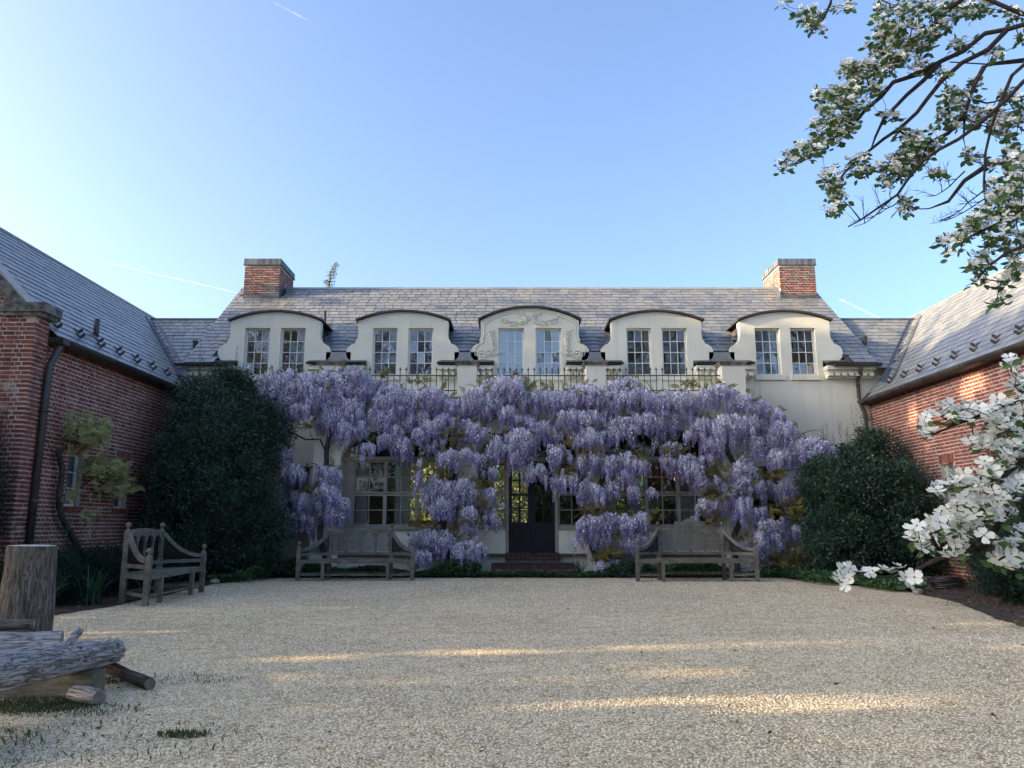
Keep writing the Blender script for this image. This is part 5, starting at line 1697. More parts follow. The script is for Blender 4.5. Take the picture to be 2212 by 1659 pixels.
LEAFB = {
 'a': [z1(b) for b in [(200,885,60,20),(450,960,80,40),(430,480,50,30)]],
 'b': [z1(b) for b in [(1280,790,70,50),(1490,540,80,50),(1720,900,50,40),(1290,1190,90,40),(1600,1190,110,40),(1230,150,60,30),(1720,1050,50,70),(1420,820,60,30),(990,100,40,20)]],
 'c': [z2(b) for b in [(510,600,80,30),(350,540,40,20),(350,720,50,30),(540,970,90,40),(690,1140,40,30),(650,1250,80,40),(600,1280,60,30),(840,620,50,20),(920,1010,50,30),(130,170,40,20)]],
 'd': [z2(b) for b in [(1150,150,60,25),(1060,590,70,25),(1340,720,90,50),(1700,730,90,30),(1340,870,150,40),(1790,960,110,60),(1860,1000,50,60),(1520,1160,70,30),(1840,1300,110,70),(1700,1300,70,40),(1930,690,50,20),(1300,1010,90,40)]],
}
# LEAFB entries went through the blob map: (cx, cy, rx, ry+783)
def frond_tpl(seed):
    """a compound leaf: leaflets along an arching stalk"""
    r = random.Random(seed); mb = MB(); n = 6
    for k in range(n + 1):
        t = (k + 1) / (n + 1); c = Vector((0, t * .9, .18 * math.sin(t * 2.4) - .35 * t * t))
        for s in ((-1, 1) if k < n else (0,)):
            d = Vector((s * .8, .55, -.25 + r.uniform(-.15, .15))).normalized(); L = .30 * (1 - .3 * abs(t - .5)) * r.uniform(.85, 1.15)
            x = Vector((d.y, -d.x, .2)).normalized() * .075
            mb.add([c, c + d * L * .45 - x, c + d * L, c + d * L * .45 + x], [(0, 1, 2, 3)])
    return mb.template()
FROND = [frond_tpl(k) for k in range(3)]
def wisteria(key, label, trunk_px, seed):
    r = random.Random(seed); rng = np.random.default_rng(seed)
    tx = at(trunk_px, 1200, 19.2).x
    t = thing('wisteria_vine', label, 'wisteria', (tx, 19.2, 0), 'wisteria vines trained on the house')
    mats = []; targets = []
    for (cx, yt, hw, yb) in WIS[key]:
        hw *= 1.15 if yb < 980 else 1.02; yb += 7; yt -= 2
        wpx = 2 * hw; hpx = yb - yt
        area = (wpx / 87) * (hpx / 87)
        n = max(4, int(area * 64))
        base = r.uniform(-.12, .12)
        low = yb > 1150
        for k in range(n):
            u = r.uniform(-1, 1); L = r.choice((.24, .33, .41, .49, .57)) * r.uniform(.88, 1.12)
            L = min(L, max(.16, hpx / 87 * .8)); Lpx = L * 85
            ytop = yt + (u * u) * .35 * hpx
            ylo = max(ytop + 2, yb - Lpx - r.uniform(0, .22) * hpx * (abs(u) ** 1.5) - .30 * hpx * r.random() * abs(math.sin(u * 6.5 + cx)))
            q = r.random()
            y = ytop + (ylo - ytop) * q
            Y = 19.18 - .42 * math.sqrt(1 - u * u * .9) * (0.35 + .65 * r.random()) + base
            Y = min(Y, 19.30)
            P = at(cx + u * hw, y, Y)
            if P.x > X0 + HWB + .1 or P.x < X0 - HWB - .1: P = at(cx + u * hw, y, Y + .1)
            if P.z - L < .02: L = max(.08, P.z - .02)
            tilt = Matrix.Rotation(r.uniform(-.10, .24), 4, 'X') @ Matrix.Rotation(r.gauss(0, .13), 4, 'Y') @ Matrix.Rotation(r.uniform(0, 6.28), 4, 'Z')
            wd = (.20 + .42 * L) * r.uniform(.8, 1.25)
            mats.append(Matrix.Translation(P) @ tilt @ Matrix.Diagonal((wd, wd, L, 1)))
            if r.random() < .085: targets.append(P + Vector((0, .10, .04)))
    for m in r.sample(mats, int(len(mats) * .10)):
        q = m.copy(); q.translation = m.translation + Vector((r.uniform(-.22, .22), r.uniform(.0, .12), r.uniform(-.42, .12)))
        if q.translation.z > .6 and q.translation.y < 19.33: mats.append(q)
    pieces('flower_cluster', RACEME, mats, [M['wisteria'], M['wisteria_tip']], t, 300)
    # foliage
    fm = []
    for (cx, cy, rx, ry) in LEAFB[key]:
        ry -= 783
        n = int(9 + (rx * max(ry, 6)) / 14)
        for k in range(n):
            a = r.uniform(0, 6.28); q = math.sqrt(r.random())
            P = at(cx + rx * q * math.cos(a), cy + ry * q * math.sin(a), r.uniform(18.6, 19.1))
            if P.z < .12: P.z = .12
            d = Vector((r.uniform(-1, 1), r.uniform(-1.2, .1), r.uniform(-.1, .7))).normalized()
            X, Z, _ = rot_to(d, r.uniform(0, 6.28)); s = r.uniform(.13, .25)
            fm.append(frame(X * s, d * s, Z * s, P))
            if k % 9 == 0: targets.append(P)
    # a scatter of young leaves among the flowers
    for m in r.sample(mats, len(mats) // 6):
        P = m.translation + Vector((r.uniform(-.1, .1), .05, .05)); d = Vector((r.uniform(-1, 1), r.uniform(-1, .2), r.uniform(.1, .8))).normalized()
        X, Z, _ = rot_to(d, r.uniform(0, 6.28)); s = r.uniform(.14, .28); fm.append(frame(X * s, d * s, Z * s, P))
    fo = scatter('foliage', FROND, fm, M['bronze'], t); fo['kind'] = 'stuff'
    # trunk twisting up the pier, then branches
    pts = []
    for k in range(26):
        f = k / 25; z = f * 4.15
        pts.append(Vector((tx + .12 * math.sin(f * 9 + seed) + .05 * math.sin(f * 23), 19.24 + .05 * math.cos(f * 11 + seed), z)))
    arms = []
    for s in (-1, 1):
        arm = [pts[18]]
        for k in range(1, 14):
            q = pts[18] + Vector((s * k * .17, -.03 * k * .3, .25 + .06 * k - .003 * k * k + .06 * math.sin(k * 1.3 + seed)))
            q.y = max(18.95, q.y); arm.append(q)
        arms.append(arm)
    nodes_, par, w, ns = grow([pts] + arms, targets, .14, droop=-.04, seed=seed, maxlen=3.2)
    for i in range(len(pts)): w[i] = max(w[i], 240 - 5 * i)
    branch_mesh(nodes_, par, w, .0075, .42, .085, 6).build('trunk', M['vine'], t)
wisteria('a', 'purple wisteria in bloom climbing the pier left of the arched window, beside the holly', 690, 51)
wisteria('b', 'purple wisteria in bloom hanging left of the black door', 965, 52)
wisteria('c', 'purple wisteria in bloom hanging right of the black door, reaching the gravel', 1292, 53)
wisteria('d', 'purple wisteria in bloom on the right end of the house, above the crested bench', 1598, 54)

# espalier on the left wing
def espalier():
    r = random.Random(61); XW = -8.42
    P = lambda zx, zy: atx(zx * .25, 864 + zy * .25, XW)
    t = thing('espalier_wisteria', 'gnarled wisteria with pale lime leaves trained on the left brick wall', 'vine', (XW, P(690, 1320).y, 0))
    main = [P(*q) for q in ((700, 1400), (690, 1320), (640, 1200), (580, 1100), (540, 1020), (515, 930), (510, 820), (530, 700), (540, 600), (515, 500), (500, 430))]
    main[0].z = 0.02
    arms = [[P(*q) for q in ((530, 770), (590, 775), (640, 790), (680, 810), (760, 830), (830, 820))], [P(*q) for q in ((640, 1160), (690, 1150), (740, 1080))],
            [P(*q) for q in ((515, 500), (450, 430), (390, 340), (340, 270))], [P(*q) for q in ((510, 480), (560, 420), (650, 380), (720, 340))], [P(*q) for q in ((700, 760), (760, 700), (830, 680), (930, 640))]]
    blobs = [(720, 240, 130, 90), (640, 310, 140, 70), (800, 290, 90, 70), (560, 160, 70, 50), (700, 370, 130, 30), (860, 570, 120, 70), (800, 640, 110, 80), (950, 640, 100, 60), (980, 740, 110, 70), (870, 790, 130, 60), (780, 530, 60, 40), (560, 470, 40, 20), (680, 1010, 60, 30), (700, 640, 60, 50), (560, 840, 30, 30)]
    fm = []; tg = []
    for cx, cy, rx, ry in blobs:
        for k in range(int(6 + rx * ry / 230)):
            a = r.uniform(0, 6.28); q = math.sqrt(r.random())
            p = P(cx + rx * q * math.cos(a), cy + ry * q * math.sin(a)); p.x += r.uniform(-.02, .28)
            d = Vector((r.uniform(-.1, 1), r.uniform(-1, 1), r.uniform(-.3, .5))).normalized()
            X, Z, _ = rot_to(d, r.uniform(0, 6.28)); s = r.uniform(.16, .28); fm.append(frame(X * s, d * s, Z * s, p))
            if k % 5 == 0: tg.append(p)
    fo = scatter('foliage', FROND, fm, M['lime'], t); fo['kind'] = 'stuff'
    nodes_, par, w, ns = grow([main] + arms, tg, .10, seed=3, maxlen=2)
    for i in range(len(main)): w[i] = max(w[i], 170 - 9 * i)
    branch_mesh(nodes_, par, w, .006, .47, .09, 7).build('trunk', M['vine'], t)
espalier()

# ================================================================== DOGWOOD
def bract_tpl(seed):
    r = random.Random(seed); mb = MB()
    for k in range(4):
        a = k * math.pi / 2 + r.uniform(-.12, .12); L = r.uniform(.42, .54); W = r.uniform(.19, .25); cup = r.uniform(.02, .16)
        c, s = math.cos(a), math.sin(a)
        def q(x, y, z): return (c * x - s * y, s * x + c * y, z)
        vs = [q(.02, 0, 0), q(L*.35, -W*.62, cup*.3), q(L*.35, 0, cup*.12), q(L*.35, W*.62, cup*.3),
              q(L*.72, -W, cup*.8), q(L*.74, 0, cup*.55), q(L*.72, W, cup*.8), q(L*.98, -W*.55, cup*1.1), q(L*.90, 0, cup*.9), q(L*.98, W*.55, cup*1.1)]
        mb.add(vs, [(0,2,1),(0,3,2),(1,2,5,4),(2,3,6,5),(4,5,8,7),(5,6,9,8)], True)
    return mb.template()
BRACT = [bract_tpl(k) for k in range(5)]
EYE = [MB().lathe([(.03, -.01), (.062, .02), (.055, .06), (.02, .08)], None, 7).template()]
def dogwood():
    r = random.Random(71)
    t = thing('dogwood_tree', 'flowering dogwood with white bracts reaching in from the right', 'tree', (6.1, 5.4, 0))
    U = lambda zx, zy: (1659 + zx * .25, zy * .25)              # upper zoom
    U2 = lambda zx, zy: (1659 + zx * .25, 216 + zy * .25)
    R_ = lambda zx, zy: (1659 + zx * .25, 864 + zy * .25)
    def path(f, pts, y0, y1):
        n = len(pts); return [at(*f(*p), y0 + (y1 - y0) * i / max(1, n - 1)) for i, p in enumerate(pts)]
    limbs = [
        path(U, [(2700,100),(2450,150),(2212,210),(2080,250),(1870,290),(1690,440),(1490,530),(1300,640),(1080,710),(980,830),(830,960),(720,1100),(560,1200),(400,1310),(280,1390),(160,1440)], 5.4, 6.3),
        path(U, [(2060,265),(1900,430),(1680,540),(1500,700),(1380,850),(1290,970),(1150,1100),(1000,1200),(890,1290),(750,1400),(640,1520),(570,1640)], 5.55, 6.0),
        path(U, [(1490,535),(1350,690),(1200,820),(1000,1030),(930,1180),(890,1290)], 5.75, 5.9),
        path(U, [(2212,520),(1900,555),(1570,535)], 5.6, 5.8),
        path(U, [(2500,450),(2212,560),(2110,650),(2000,900),(1930,1100),(1880,1320),(1865,1600),(1890,1800)], 5.2, 5.6),
        path(U, [(2600,500),(2212,700),(2060,860),(1850,1050),(1650,1200),(1480,1290),(1330,1400),(1200,1560),(1120,1680),(960,1790),(800,1900),(690,1960)], 5.2, 5.8),
        path(U, [(1870,575),(1780,740),(1700,1000),(1690,1200)], 5.6, 5.7),
        path(U, [(1700,1000),(1560,1150),(1380,1240),(1330,1390)], 5.65, 5.7),
        path(U, [(1865,1450),(1700,1560),(1560,1740),(1400,1800)], 5.6, 5.7),
        path(U, [(2300,-150),(2000,-60),(1700,-20),(1500,120),(1380,300),(1270,330),(1150,480)], 5.6, 5.9),
        path(U, [(1500,-200),(1000,-120),(560,-60),(540,30),(480,160),(400,240),(350,300)], 5.6, 5.8),
        path(U2, [(2600,700),(2212,920),(2100,1010),(1900,1110),(1750,1180),(1600,1290)], 4.9, 5.2),
        path(U2, [(2600,1100),(2212,1260),(2050,1330),(1900,1440),(1800,1560)], 4.8, 5.1),
        path(R_, [(2600,-200),(2300,-90),(2150,0),(1950,70),(1800,150),(1600,220),(1430,300)], 4.4, 4.3),
        path(R_, [(2600,300),(2212,520),(2050,650),(1900,710),(1700,760),(1500,780)], 4.4, 4.2),
        path(R_, [(2600,420),(2212,760),(2110,880),(1990,1000),(1850,1060),(1600,1080),(1400,1160)], 4.4, 4.2),
        path(R_, [(2212,800),(2060,960),(1980,1090),(1930,1220),(1850,1280),(1640,1330),(1480,1370),(1350,1430),(1250,1490),(1050,1530),(780,1540)], 4.3, 4.5),
        path(R_, [(2600,1100),(2300,1200),(2130,1300),(2000,1380)], 4.2, 4.1),
    ]
    trunk = [Vector((6.1, 5.4, -.05)), Vector((6.05, 5.38, .6)), Vector((5.9, 5.3, 1.2)), Vector((5.75, 5.25, 1.9)), Vector((5.6, 5.2, 2.6)), Vector((5.35, 5.3, 3.4)), Vector((5.1, 5.4, 4.2)), Vector((4.9, 5.5, 5.0))]
    # join every limb's outer end to the trunk
    joined = [trunk]
    for l in limbs:
        e = l[0]
        if proj(e)[0] > 2230 or proj(e)[1] < -10:
            j = min(trunk[2:], key=lambda q: (q - e).length + .6 * max(0, q.z - e.z))
            k = 5
            pre = [j.lerp(e, i / k) + Vector((0, 0, -.10 * math.sin(math.pi * i / k))) for i in range(k)]
            joined.append(pre + l)
        else: joined.append(l)
    up = [(1250,60,350,80),(1180,250,250,100),(1080,380,250,110),(1350,330,120,100),(700,620,120,90),(800,560,150,60),(900,620,120,80),(620,800,150,70),(500,850,100,100),(700,760,120,60),(330,1300,130,80),(250,1340,100,50),(110,1430,70,50),(520,1180,150,90),(560,1520,110,100),(780,1400,110,100),(1050,1480,150,120),(1180,1400,120,120),(1350,1200,180,100),(1250,1300,150,120),(1650,1000,200,100),(1700,850,150,80),(1780,720,60,50),(1980,1000,130,100),(2050,1100,130,120),(1780,1330,120,60),(2000,1400,120,60),(1450,1500,80,50),(1650,70,200,80),(1850,50,120,60),(2100,110,80,60),(1500,230,100,70),(1700,370,120,60),(1950,440,100,50),(2100,820,90,70),(2180,950,60,120),(1080,480,180,80),(620,980,160,100),(780,880,150,90),(900,760,150,60),(1000,560,140,70),(620,1080,160,80),(950,130,60,100),(1300,560,100,70),(1050,1000,90,60),(1130,1130,70,60),(350,130,110,110),(400,240,90,60),(660,40,90,40),(150,20,60,30),(2180,300,60,60),(560,1640,90,60),(600,1700,80,60),(540,1800,90,60),(1180,1720,60,60),(1190,1800,70,60),(450,800,60,60),(420,1060,60,60),(2120,1330,100,80),(1560,800,80,60),(1450,620,90,60)]
    up2 = [(1750,1100,100,90),(1600,1200,120,70),(1900,1000,150,110),(2050,800,150,180),(2150,650,80,200),(2120,1200,120,120),(1850,1380,120,90),(1830,1550,60,40),(2050,1550,80,60),(2000,1720,60,70),(2150,1420,80,80),(1540,1300,50,30),(1900,1200,80,60),(2140,950,90,110)]
    mid = [(1700,90,330,80),(2050,120,160,150),(1850,320,130,90),(1390,270,55,55),(1380,180,40,40),(2120,420,110,110),(1950,600,140,90),(1650,690,210,70),(1480,760,60,50),(1850,740,150,60),(1780,950,330,110),(1580,1050,230,80),(1340,1180,120,110),(1660,1150,140,90),(1900,1200,70,40),(1620,1320,130,50),(2000,860,120,90),(1340,1290,65,50),(2120,1290,100,130),(2080,1390,170,50),(700,1470,110,55),(660,1560,75,45),(880,1460,45,35),(980,1480,60,35),(1140,1450,45,35),(1180,1570,65,50),(1260,1510,45,35),(1560,130,60,50),(2100,700,90,90),(1730,870,160,60),(2180,1150,40,60),(2190,-80,50,90),(2150,-200,70,90),(2100,-330,90,60),(2180,260,60,80)]
    fl = []; lf = []; tgt = []
    def blob(f, lst, dens, y0, y1, size, leafy):
        for cx, cy, rx, ry in lst:
            n = max(2, int(rx * ry / dens))
            for k in range(n):
                a = r.uniform(0, 6.28); q = math.sqrt(r.random())
                p = at(*f(cx + rx * q * math.cos(a), cy + ry * q * math.sin(a)), r.uniform(y0, y1))
                nrm = Vector((r.uniform(-.6, .6), r.uniform(-1.0, .15), r.uniform(.25, 1.0)))
                fl.append((p, nrm, size * r.uniform(.8, 1.15)))
                tgt.append(p - nrm.normalized() * .012)
                for j in range(leafy):
                    if r.random() < .75:
                        d = Vector((r.uniform(-1, 1), r.uniform(-1, 1), r.uniform(-.5, .4))).normalized()
                        lf.append((p - Vector((0, 0, r.uniform(.01, .05))) + d * .01, d, r.uniform(.04, .075)))
    blob(U, up, 420, 5.55, 6.25, .076, 3)
    blob(U2, up2, 480, 4.9, 5.5, .078, 3)
    blob(R_, mid, 740, 4.05, 4.55, .094, 1)
    nodes_, par, w, ns = grow(joined, tgt, .05, droop=.06, seed=9, maxlen=1.2)
    off = 0
    for i, l in enumerate(joined):
        for k in range(len(l)):
            f = k / (len(l) - 1)
            w[off + k] = max(w[off + k], (900 if i == 0 else 120) * (1 - .93 * f))
        off += len(l)
    # bare twigs hanging below the upper limbs
    branch_mesh(nodes_, par, w, .0019, .50, .11, 5, rmin=.0016).build('trunk', M['bark_dark'], t)
    tw = MB()
    def twig(p, d, L, rad0, lvl):
        pts = [p]; q = p
        for k in range(5):
            d = (d + Vector((r.uniform(-.3, .3), r.uniform(-.2, .2), r.uniform(-.22, .26)))).normalized(); q = q + d * L / 5; pts.append(q)
        tw.tube(pts, [rad0 * (1 - .12 * k) for k in range(6)], 4)
        if lvl:
            for k in (1, 2, 3, 4):
                s = r.choice((-1, 1)); twig(pts[k], (d + Vector((s * .7, 0, s * .5 + .3))).normalized(), L * .42, rad0 * .6, lvl - 1)
    for a, b in (((1870,1640),(1620,1960)),((1900,1700),(1650,2000)),((1150,1650),(760,2010)),((1700,1480),(1330,1800)),((1180,1700),(1000,1990)),((1880,1560),(1880,1940))):
        p = at(*U(*a), 5.7); q = at(*U(*b), 5.7); twig(p, (q - p).normalized(), (q - p).length, .006, 2)
    tw.build('twigs', M['bark_dark'], t)
    bm = []; em = []
    for p, nrm, s in fl:
        X, Y, Z = rot_to(nrm, r.uniform(0, 6.28)); m = frame(X * s, Y * s, Z * s, p); bm.append(m)
    pieces('flower', BRACT, bm, M['dogwood'], t, 300, True)
    o = scatter('flower_eye', EYE, bm, M['dog_eye'], t); o['kind'] = 'stuff'
    P = np.array([tuple(q[0]) for q in lf]); D = np.array([tuple(q[1]) for q in lf]); s = np.array([q[2] for q in lf])
    o = scatter('leaves', LEAF6, np_orient(P, D, s), M['dogleaf'], t); o['kind'] = 'stuff'
dogwood()

# ================================================================== TREES AROUND THE COURT
TA, TE = math.tan(SUN_AZ), math.tan(SUN_EL) / math.cos(SUN_AZ)
def shadow_uw(P):
    """where the shadow of points crosses the plane x = 0"""
    return P[:, 1] - P[:, 0] * TA, P[:, 2] + P[:, 0] * TE
def sun_gap(P):
    """gaps carved in the tree belt where low sun should reach the court"""
    u, w = shadow_uw(P)
    lim = np.where(u > 19.5, 6.9 - .8 * (u - 22.2), 8.7)
    lim = np.maximum(lim, 4.5) + .35 * np.sin(u * 2.1) + .2 * np.sin(u * 5.3)
    lim = np.where(u < 11.5, 7.6 + .5 * np.sin(u * 1.9), lim)
    g = w > lim
    def slot(uc, hu, w0, w1): return (np.abs(u - uc) < hu) & (w > w0) & (w < w1)
    g |= slot(7.85, .30, -.7, 1.2); g |= slot(6.5, .26, -.75, -.12); g |= slot(6.55, .20, .05, .45); g |= slot(5.30, .24, .05, .80)
    g |= slot(9.75, .20, -1.7, -1.0); g |= slot(9.05, .22, 1.2, 2.1)
    g |= slot(17.2, .35, 6.1, 7.0); g |= slot(14.7, .5, 6.5, 7.1)
    return g
def branchy(base, h, r0, levels, rr, spread=.55, n0=4, skip=None):
    mb = MB(); ends = []
    def rec(p, d, L, rad0, lvl):
        pts = [p]; q = p; dd = d
        for k in range(4):
            dd = (dd + Vector((rr.uniform(-.18, .18), rr.uniform(-.18, .18), rr.uniform(-.06, .14)))).normalized()
            q = q + dd * L / 4; pts.append(q)
        if skip is not None and lvl < levels and skip(np.array([tuple(a.lerp(b_, f)) for a, b_ in zip(pts, pts[1:]) for f in (0, .33, .66)])).any(): return
        mb.tube(pts, [rad0 * (1 - .11 * k) for k in range(5)], 7 if lvl > 2 else 4, cap=False)
        if lvl == 0: ends.append(q); return
        for k in range(n0 if lvl == levels else 3):
            a = rr.uniform(0, 6.28); e = dd.orthogonal().normalized(); e.rotate(Matrix.Rotation(a, 3, dd))
            rec(pts[rr.choice((2, 3, 4))], (dd + e * rr.uniform(.4, 1.0) * spread * 1.6 + Vector((0, 0, .18))).normalized(), L * rr.uniform(.55, .78), rad0 * .55, lvl - 1)
        rec(pts[-1], dd, L * .75, rad0 * .62, lvl - 1)
    rec(Vector(base), Vector((0, 0, 1)), h * .36, r0, levels)
    return mb, ends
def belt_tree(label, x, y, h, seed):
    rr = random.Random(seed); rng = np.random.default_rng(seed)
    t = thing('beech_tree', label, 'tree', (x, y, 0), 'trees beyond the left wing')
    mb, ends = branchy((x, y, 0), h, .32, 3, rr, skip=sun_gap)
    mb.build('trunk', M['bark'], t)
    n = 15000
    P = np.stack([x + rng.uniform(-2.2, 2.2, n), y + rng.uniform(-2.9, 2.9, n), rng.uniform(2.6, h + 1.5, n)], 1)
    u, w = shadow_uw(P)
    P = P[~(sun_gap(P) & (rng.random(len(P)) > np.where(w < 5, .16, .04)))]  # leaves dropped from the crown to place the sun patches
    D = rng.normal(size=(len(P), 3))
    scatter('crown', LEAF, np_orient(P, D, rng.uniform(.28, .5, len(P)), rng=rng), M['treeleaf'], t)
for k in range(6):
    belt_tree(('first', 'second', 'third', 'fourth', 'fifth', 'sixth')[k] + ' beech from the viewer in the belt left of the court', -25.5 - (k % 2) * 2.2, -3.0 + k * 4.7, 15.5, 80 + k)
def bare_tree(label, x, y, h, seed):
    rr = random.Random(seed); rng = np.random.default_rng(seed)
    t = thing('spring_tree', label, 'tree', (x, y, 0), 'tall trees behind the viewer')
    mb, ends = branchy((x, y, 0), h, .35, 5, rr, .5)
    mb.build('trunk', M['bark'], t)
    E = np.array([tuple(e) for e in ends]); E = np.repeat(E, 3, 0) + rng.normal(size=(len(E) * 3, 3)) * .25
    scatter('crown', LEAF, np_orient(E, rng.normal(size=E.shape), rng.uniform(.08, .2, len(E)), rng=rng), M['treeleaf'], t)
for k, (x, y, h) in enumerate(((-17, -17, 21), (-9.5, -20, 23), (9, -18, 20), (15, -20, 23), (-24, -20, 22), (21, -15, 21), (28, -19, 22))):  # last two are unseen trees added to darken the right dormer panes
    bare_tree(('far left', 'left', 'right', 'far right', 'outermost left', 'added second from right', 'added outermost right')[k] + ' bare branched tree seen only as a reflection in the dormer panes', x, y, h, 90 + k)

def wood_behind():
    rng = np.random.default_rng(99); n = 16000
    x = rng.uniform(-45, 45, n); top = 6.5 + 2.0 * np.sin(x * .5) + 1.2 * np.sin(x * 1.7)
    P = np.stack([x, -26 + rng.normal(size=n) * 1.6, rng.random(n) * top], 1)
    o = scatter('woodland', LEAF, np_orient(P, rng.normal(size=(n, 3)), rng.uniform(.5, .9, n), rng=rng), M['treeleaf'])
    tag(o, 'dense green woodland edge behind the viewer, mirrored in the ground floor panes', 'woodland', kind='stuff')
wood_behind()

# garden behind the house, seen through the rooms
def back_garden():
    rng = np.random.default_rng(101)
    for k, (x, y, rx, rz, lab) in enumerate(((-7, 37, 3.2, 4.2, 'left'), (-1.5, 36, 3.4, 4.4, 'middle'), (4.5, 37, 3.4, 4.2, 'right'), (10, 38, 3.2, 4.0, 'far right'))):
        shrub('garden_tree', lab + ' sunlit yellow green tree seen through the glass of the ground floor', 'tree', (x, y, 3.2), (rx, 1.8, rz), M['sunleaf'], .22, 90, 110, 1.0, 110 + k, group='garden trees behind the house', stems=3)
back_garden()

# cedar top above the roof
def cedar():
    r = random.Random(121); rng = np.random.default_rng(121)
    top = at(717, 566, 40.0); x, y, h = top.x, 40.0, top.z
    t = thing('cedar_tree', 'tip of a tall cedar with a nodding leader above the ridge', 'tree', (x, y, 0))
    lead = [Vector((x - .1, y, 0)), Vector((x, y, h * .5)), Vector((x - .1, y, h - 1.4)), Vector((x - .02, y, h - .5)), Vector((x + .12, y, h - .12)), Vector((x + .30, y, h))]
    mb = MB(); mb.tube(lead, [.32, .2, .045, .03, .02, .008], 8)
    P = []; D = []
    z = h - .08; k = 0
    while z > 1.5:
        q = h - z
        n = 5 if q < 4 else 7
        for j in range(n):
            a = r.uniform(0, 6.28); L = min(4.2, .05 + .21 * q) * r.uniform(.7, 1.15)
            f = min(1, max(0, (z - (h - 1.4)) / 1.4)); bx = x - .1 + .4 * f ** 2
            b = Vector((bx, y, z)); d = Vector((math.cos(a), math.sin(a), r.uniform(.1, .5)))
            e = b + Vector((d.x * L, d.y * L, d.z * L * .6 - .10 * L))
            mid = b.lerp(e, .55) + Vector((0, 0, .14 * L))
            mb.tube([b, mid, e], [.02 + .006 * q ** .5, .012, .004], 4)
            m = int(6 + 34 * L)
            for i in range(m):
                s = r.random() ** .8
                p = b.lerp(mid, s * 2) if s < .5 else mid.lerp(e, s * 2 - 1)
                P.append(tuple(p + Vector((r.uniform(-.07, .07), r.uniform(-.07, .07), r.uniform(-.12, .03))))); D.append((d.x * .5 + r.uniform(-.5, .5), d.y * .5 + r.uniform(-.5, .5), r.uniform(-.9, .2)))
        z -= .16 + .03 * q; k += 1
    mb.build('trunk', M['bark'], t)
    scatter('crown', NEEDLE, np_orient(np.array(P), np.array(D), rng.uniform(.09, .18, len(P)), rng=rng), M['cedar'], t)
cedar()

# ================================================================== GROUND DETAIL
def pebbles():
    rng = np.random.default_rng(131)
    tpl = []
    for k in range(4):
        r = random.Random(k); vs = []
        for x, y, z in ((1,0,0),(-1,0,0),(0,1,0),(0,-1,0),(0,0,1),(.7,.7,.4),(-.7,.7,.4),(.7,-.7,.4),(-.7,-.7,.4)):
            vs.append((x * r.uniform(.8, 1.1), y * r.uniform(.7, 1.0), z * r.uniform(.6, .8)))
        tpl.append(MB().add(vs, [(4,0,5),(4,5,2),(4,2,6),(4,6,1),(4,1,8),(4,8,3),(4,3,7),(4,7,0),(0,2,5),(2,1,6),(1,3,8),(3,0,7)], True).template())
    n = 90000
    Y = np.concatenate([3.3 + 5.6 * rng.random(60000) ** 1.5, rng.uniform(8, 18.4, 30000)])
    X = rng.uniform(-1, 1, n) * np.minimum(Y * .70 + .2, 6.0)
    s = rng.uniform(.0045, .0085, n) * (1 + .05 * (Y - 3.3))
    m = np.zeros((n, 4, 4), np.float32); a = rng.uniform(0, 6.28, n); c, q = np.cos(a), np.sin(a)
    m[:, 0, 0] = c * s; m[:, 0, 1] = -q * s; m[:, 1, 0] = q * s; m[:, 1, 1] = c * s; m[:, 2, 2] = s
    m[:, 0, 3] = X; m[:, 1, 3] = Y; m[:, 2, 3] = .006 + rng.uniform(0, .003, n); m[:, 3, 3] = 1
    o = scatter('pebbles', tpl, m, M['pebble'], None, True)
    tag(o, 'loose pale pea gravel stones covering the court', 'gravel', kind='stuff')
pebbles()
def grass_tufts():
    rng = np.random.default_rng(141)
    P = []
    def patch(cx, cy, rx, ry, n):
        a = rng.uniform(0, 6.28, n); q = np.sqrt(rng.random(n))
        P.append(np.stack([cx + rx * q * np.cos(a), cy + ry * q * np.sin(a), np.full(n, .005)], 1))
    patch(-3.25, 5.5, .45, .22, 2600); patch(-3.6, 6.3, .6, .25, 1800); patch(-2.9, 5.35, .5, .2, 500); patch(-3.2, 4.6, .5, .35, 700); patch(-1.9, 4.75, .16, .07, 330); patch(-2.3, 4.6, .9, .5, 420); patch(-3.1, 4.0, .8, .5, 320); patch(-2.6, 6.4, .5, .2, 160)
    patch(6.4, 9.6, .5, .5, 200); patch(6.9, 12.4, .4, .4, 160)
    P = np.concatenate(P)
    D = np.stack([rng.normal(size=len(P)) * .5, rng.normal(size=len(P)) * .5, np.ones(len(P))], 1)
    o = scatter('grass', NEEDLE, np_orient(P, D, rng.uniform(.012, .045, len(P)), rng=rng), M['grass'])
    tag(o, 'short grass and weeds in the gravel round the logs', 'grass', kind='stuff')
grass_tufts()
M['litter'] = mat_rand('dead_leaf', [(.05,.03,.02),(.10,.06,.035),(.16,.10,.06),(.07,.05,.04)], rough=.9)
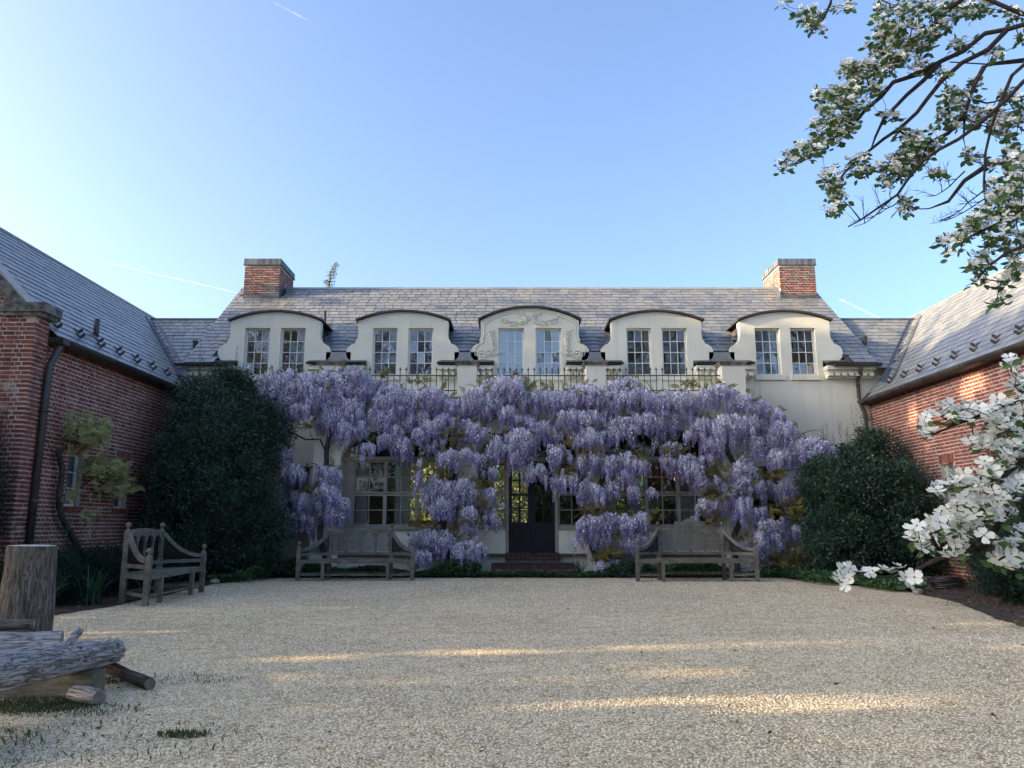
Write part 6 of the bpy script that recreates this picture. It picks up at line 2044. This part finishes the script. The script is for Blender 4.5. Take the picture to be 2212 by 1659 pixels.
def litter():
    rng = np.random.default_rng(151)
    n = 150
    Y = 3.6 + 14 * rng.random(n) ** 1.3; X = rng.uniform(-1, 1, n) * np.minimum(6.0, Y * .66)
    P = np.stack([X, Y, np.full(n, .018)], 1); D = np.stack([rng.normal(size=n), rng.normal(size=n), rng.normal(size=n) * .12 + .05], 1)
    o = scatter('leaf_litter', LEAF + NEEDLE, np_orient(P, D, rng.uniform(.02, .055, n), rng=rng), M['litter'])
    tag(o, 'scattered dead leaves and bits of twig on the gravel', 'litter', kind='stuff')
    n = 900
    X = rng.uniform(-5.6, 6.4, n); Y = 18.55 - np.abs(rng.normal(size=n)) * .8
    P = np.stack([X, Y, np.full(n, .016)], 1); D = np.stack([rng.normal(size=n), rng.normal(size=n), rng.normal(size=n) * .1], 1)
    o = scatter('fallen_petals', LEAF, np_orient(P, D, rng.uniform(.012, .026, n), rng=rng), M['wisteria'])
    tag(o, 'fallen lavender petals on the gravel below the vines', 'petals', kind='stuff')
    P = []
    for poly, k in ((BED_L, 5000), (BED_R, 5000)):
        xs = [p[0] for p in poly]; ys = [p[1] for p in poly]
        X = rng.uniform(max(min(xs), -8.5), min(max(xs), 9.8), k); Y = rng.uniform(min(ys), max(ys), k)
        ins = []
        for x, y in zip(X, Y):
            c = False
            for i in range(len(poly)):
                (x1, y1), (x2, y2) = poly[i], poly[i - 1]
                if (y1 > y) != (y2 > y) and x < (x2 - x1) * (y - y1) / (y2 - y1) + x1: c = not c
            ins.append(c)
        ins = np.array(ins); P.append(np.stack([X[ins], Y[ins], np.full(ins.sum(), .022)], 1))
    P = np.concatenate(P); D = np.stack([rng.normal(size=len(P)), rng.normal(size=len(P)), rng.normal(size=len(P)) * .2 + .1], 1)
    o = scatter('mulch_chips', LEAF + NEEDLE, np_orient(P, D, rng.uniform(.025, .07, len(P)), rng=rng), M['litter'])
    tag(o, 'dark wood chip mulch in the planting beds', 'mulch', kind='stuff')
litter()

# ================================================================== CONTRAILS
def contrail(label, a, b, w0, w1, dens, Y=9000.0):
    m, nt, bs, out = nodes('contrail_vapour')
    bs.inputs['Base Color'].default_value = (.95, .95, .95, 1); bs.inputs['Roughness'].default_value = 1; bs.inputs['Specular IOR Level'].default_value = 0
    tr = N(nt, 'ShaderNodeBsdfTransparent'); mx = N(nt, 'ShaderNodeMixShader')
    lw = N(nt, 'ShaderNodeLayerWeight'); lw.inputs['Blend'].default_value = .5
    nf = noise_node(nt, pos_node(nt), .004, 4)
    ra = N(nt, 'ShaderNodeMapRange'); ra.inputs[1].default_value = 0.0; ra.inputs[2].default_value = .9; ra.inputs[3].default_value = dens; ra.inputs[4].default_value = 0
    nt.links.new(lw.outputs['Facing'], ra.inputs[0])
    mu = N(nt, 'ShaderNodeMath', operation='MULTIPLY'); nt.links.new(ra.outputs[0], mu.inputs[0])
    r2 = N(nt, 'ShaderNodeMapRange'); r2.inputs[1].default_value = .25; r2.inputs[2].default_value = .55; nt.links.new(nf, r2.inputs[0]); nt.links.new(r2.outputs[0], mu.inputs[1])
    nt.links.new(mu.outputs[0], mx.inputs[0]); nt.links.new(tr.outputs[0], mx.inputs[1]); nt.links.new(bs.outputs[0], mx.inputs[2])
    nt.links.new(mx.outputs[0], out.inputs['Surface'])
    A, B = at(*a, Y), at(*b, Y); n = 30
    pts = [A.lerp(B, i / n) for i in range(n + 1)]
    rr = [(w0 + (w1 - w0) * i / n) * min(1, .1 + i / 3, .1 + (n - i) / 6) for i in range(n + 1)]
    o = MB().tube(pts, rr, 12).build('contrail', m)
    tag(o, label, 'contrail')
contrail('thin white contrail above the left link roof', (212, 563), (545, 640), 6, 9, .38)
contrail('short faint contrail over the right link roof', (1812, 645), (1910, 692), 22, 18, .12)
contrail('faint contrail wisp just above the right wing ridge', (1955, 690), (2040, 655), 14, 30, .15)
contrail('faint cloud wisp at the top left of the sky', (590, 5), (668, 45), 10, 22, .10)
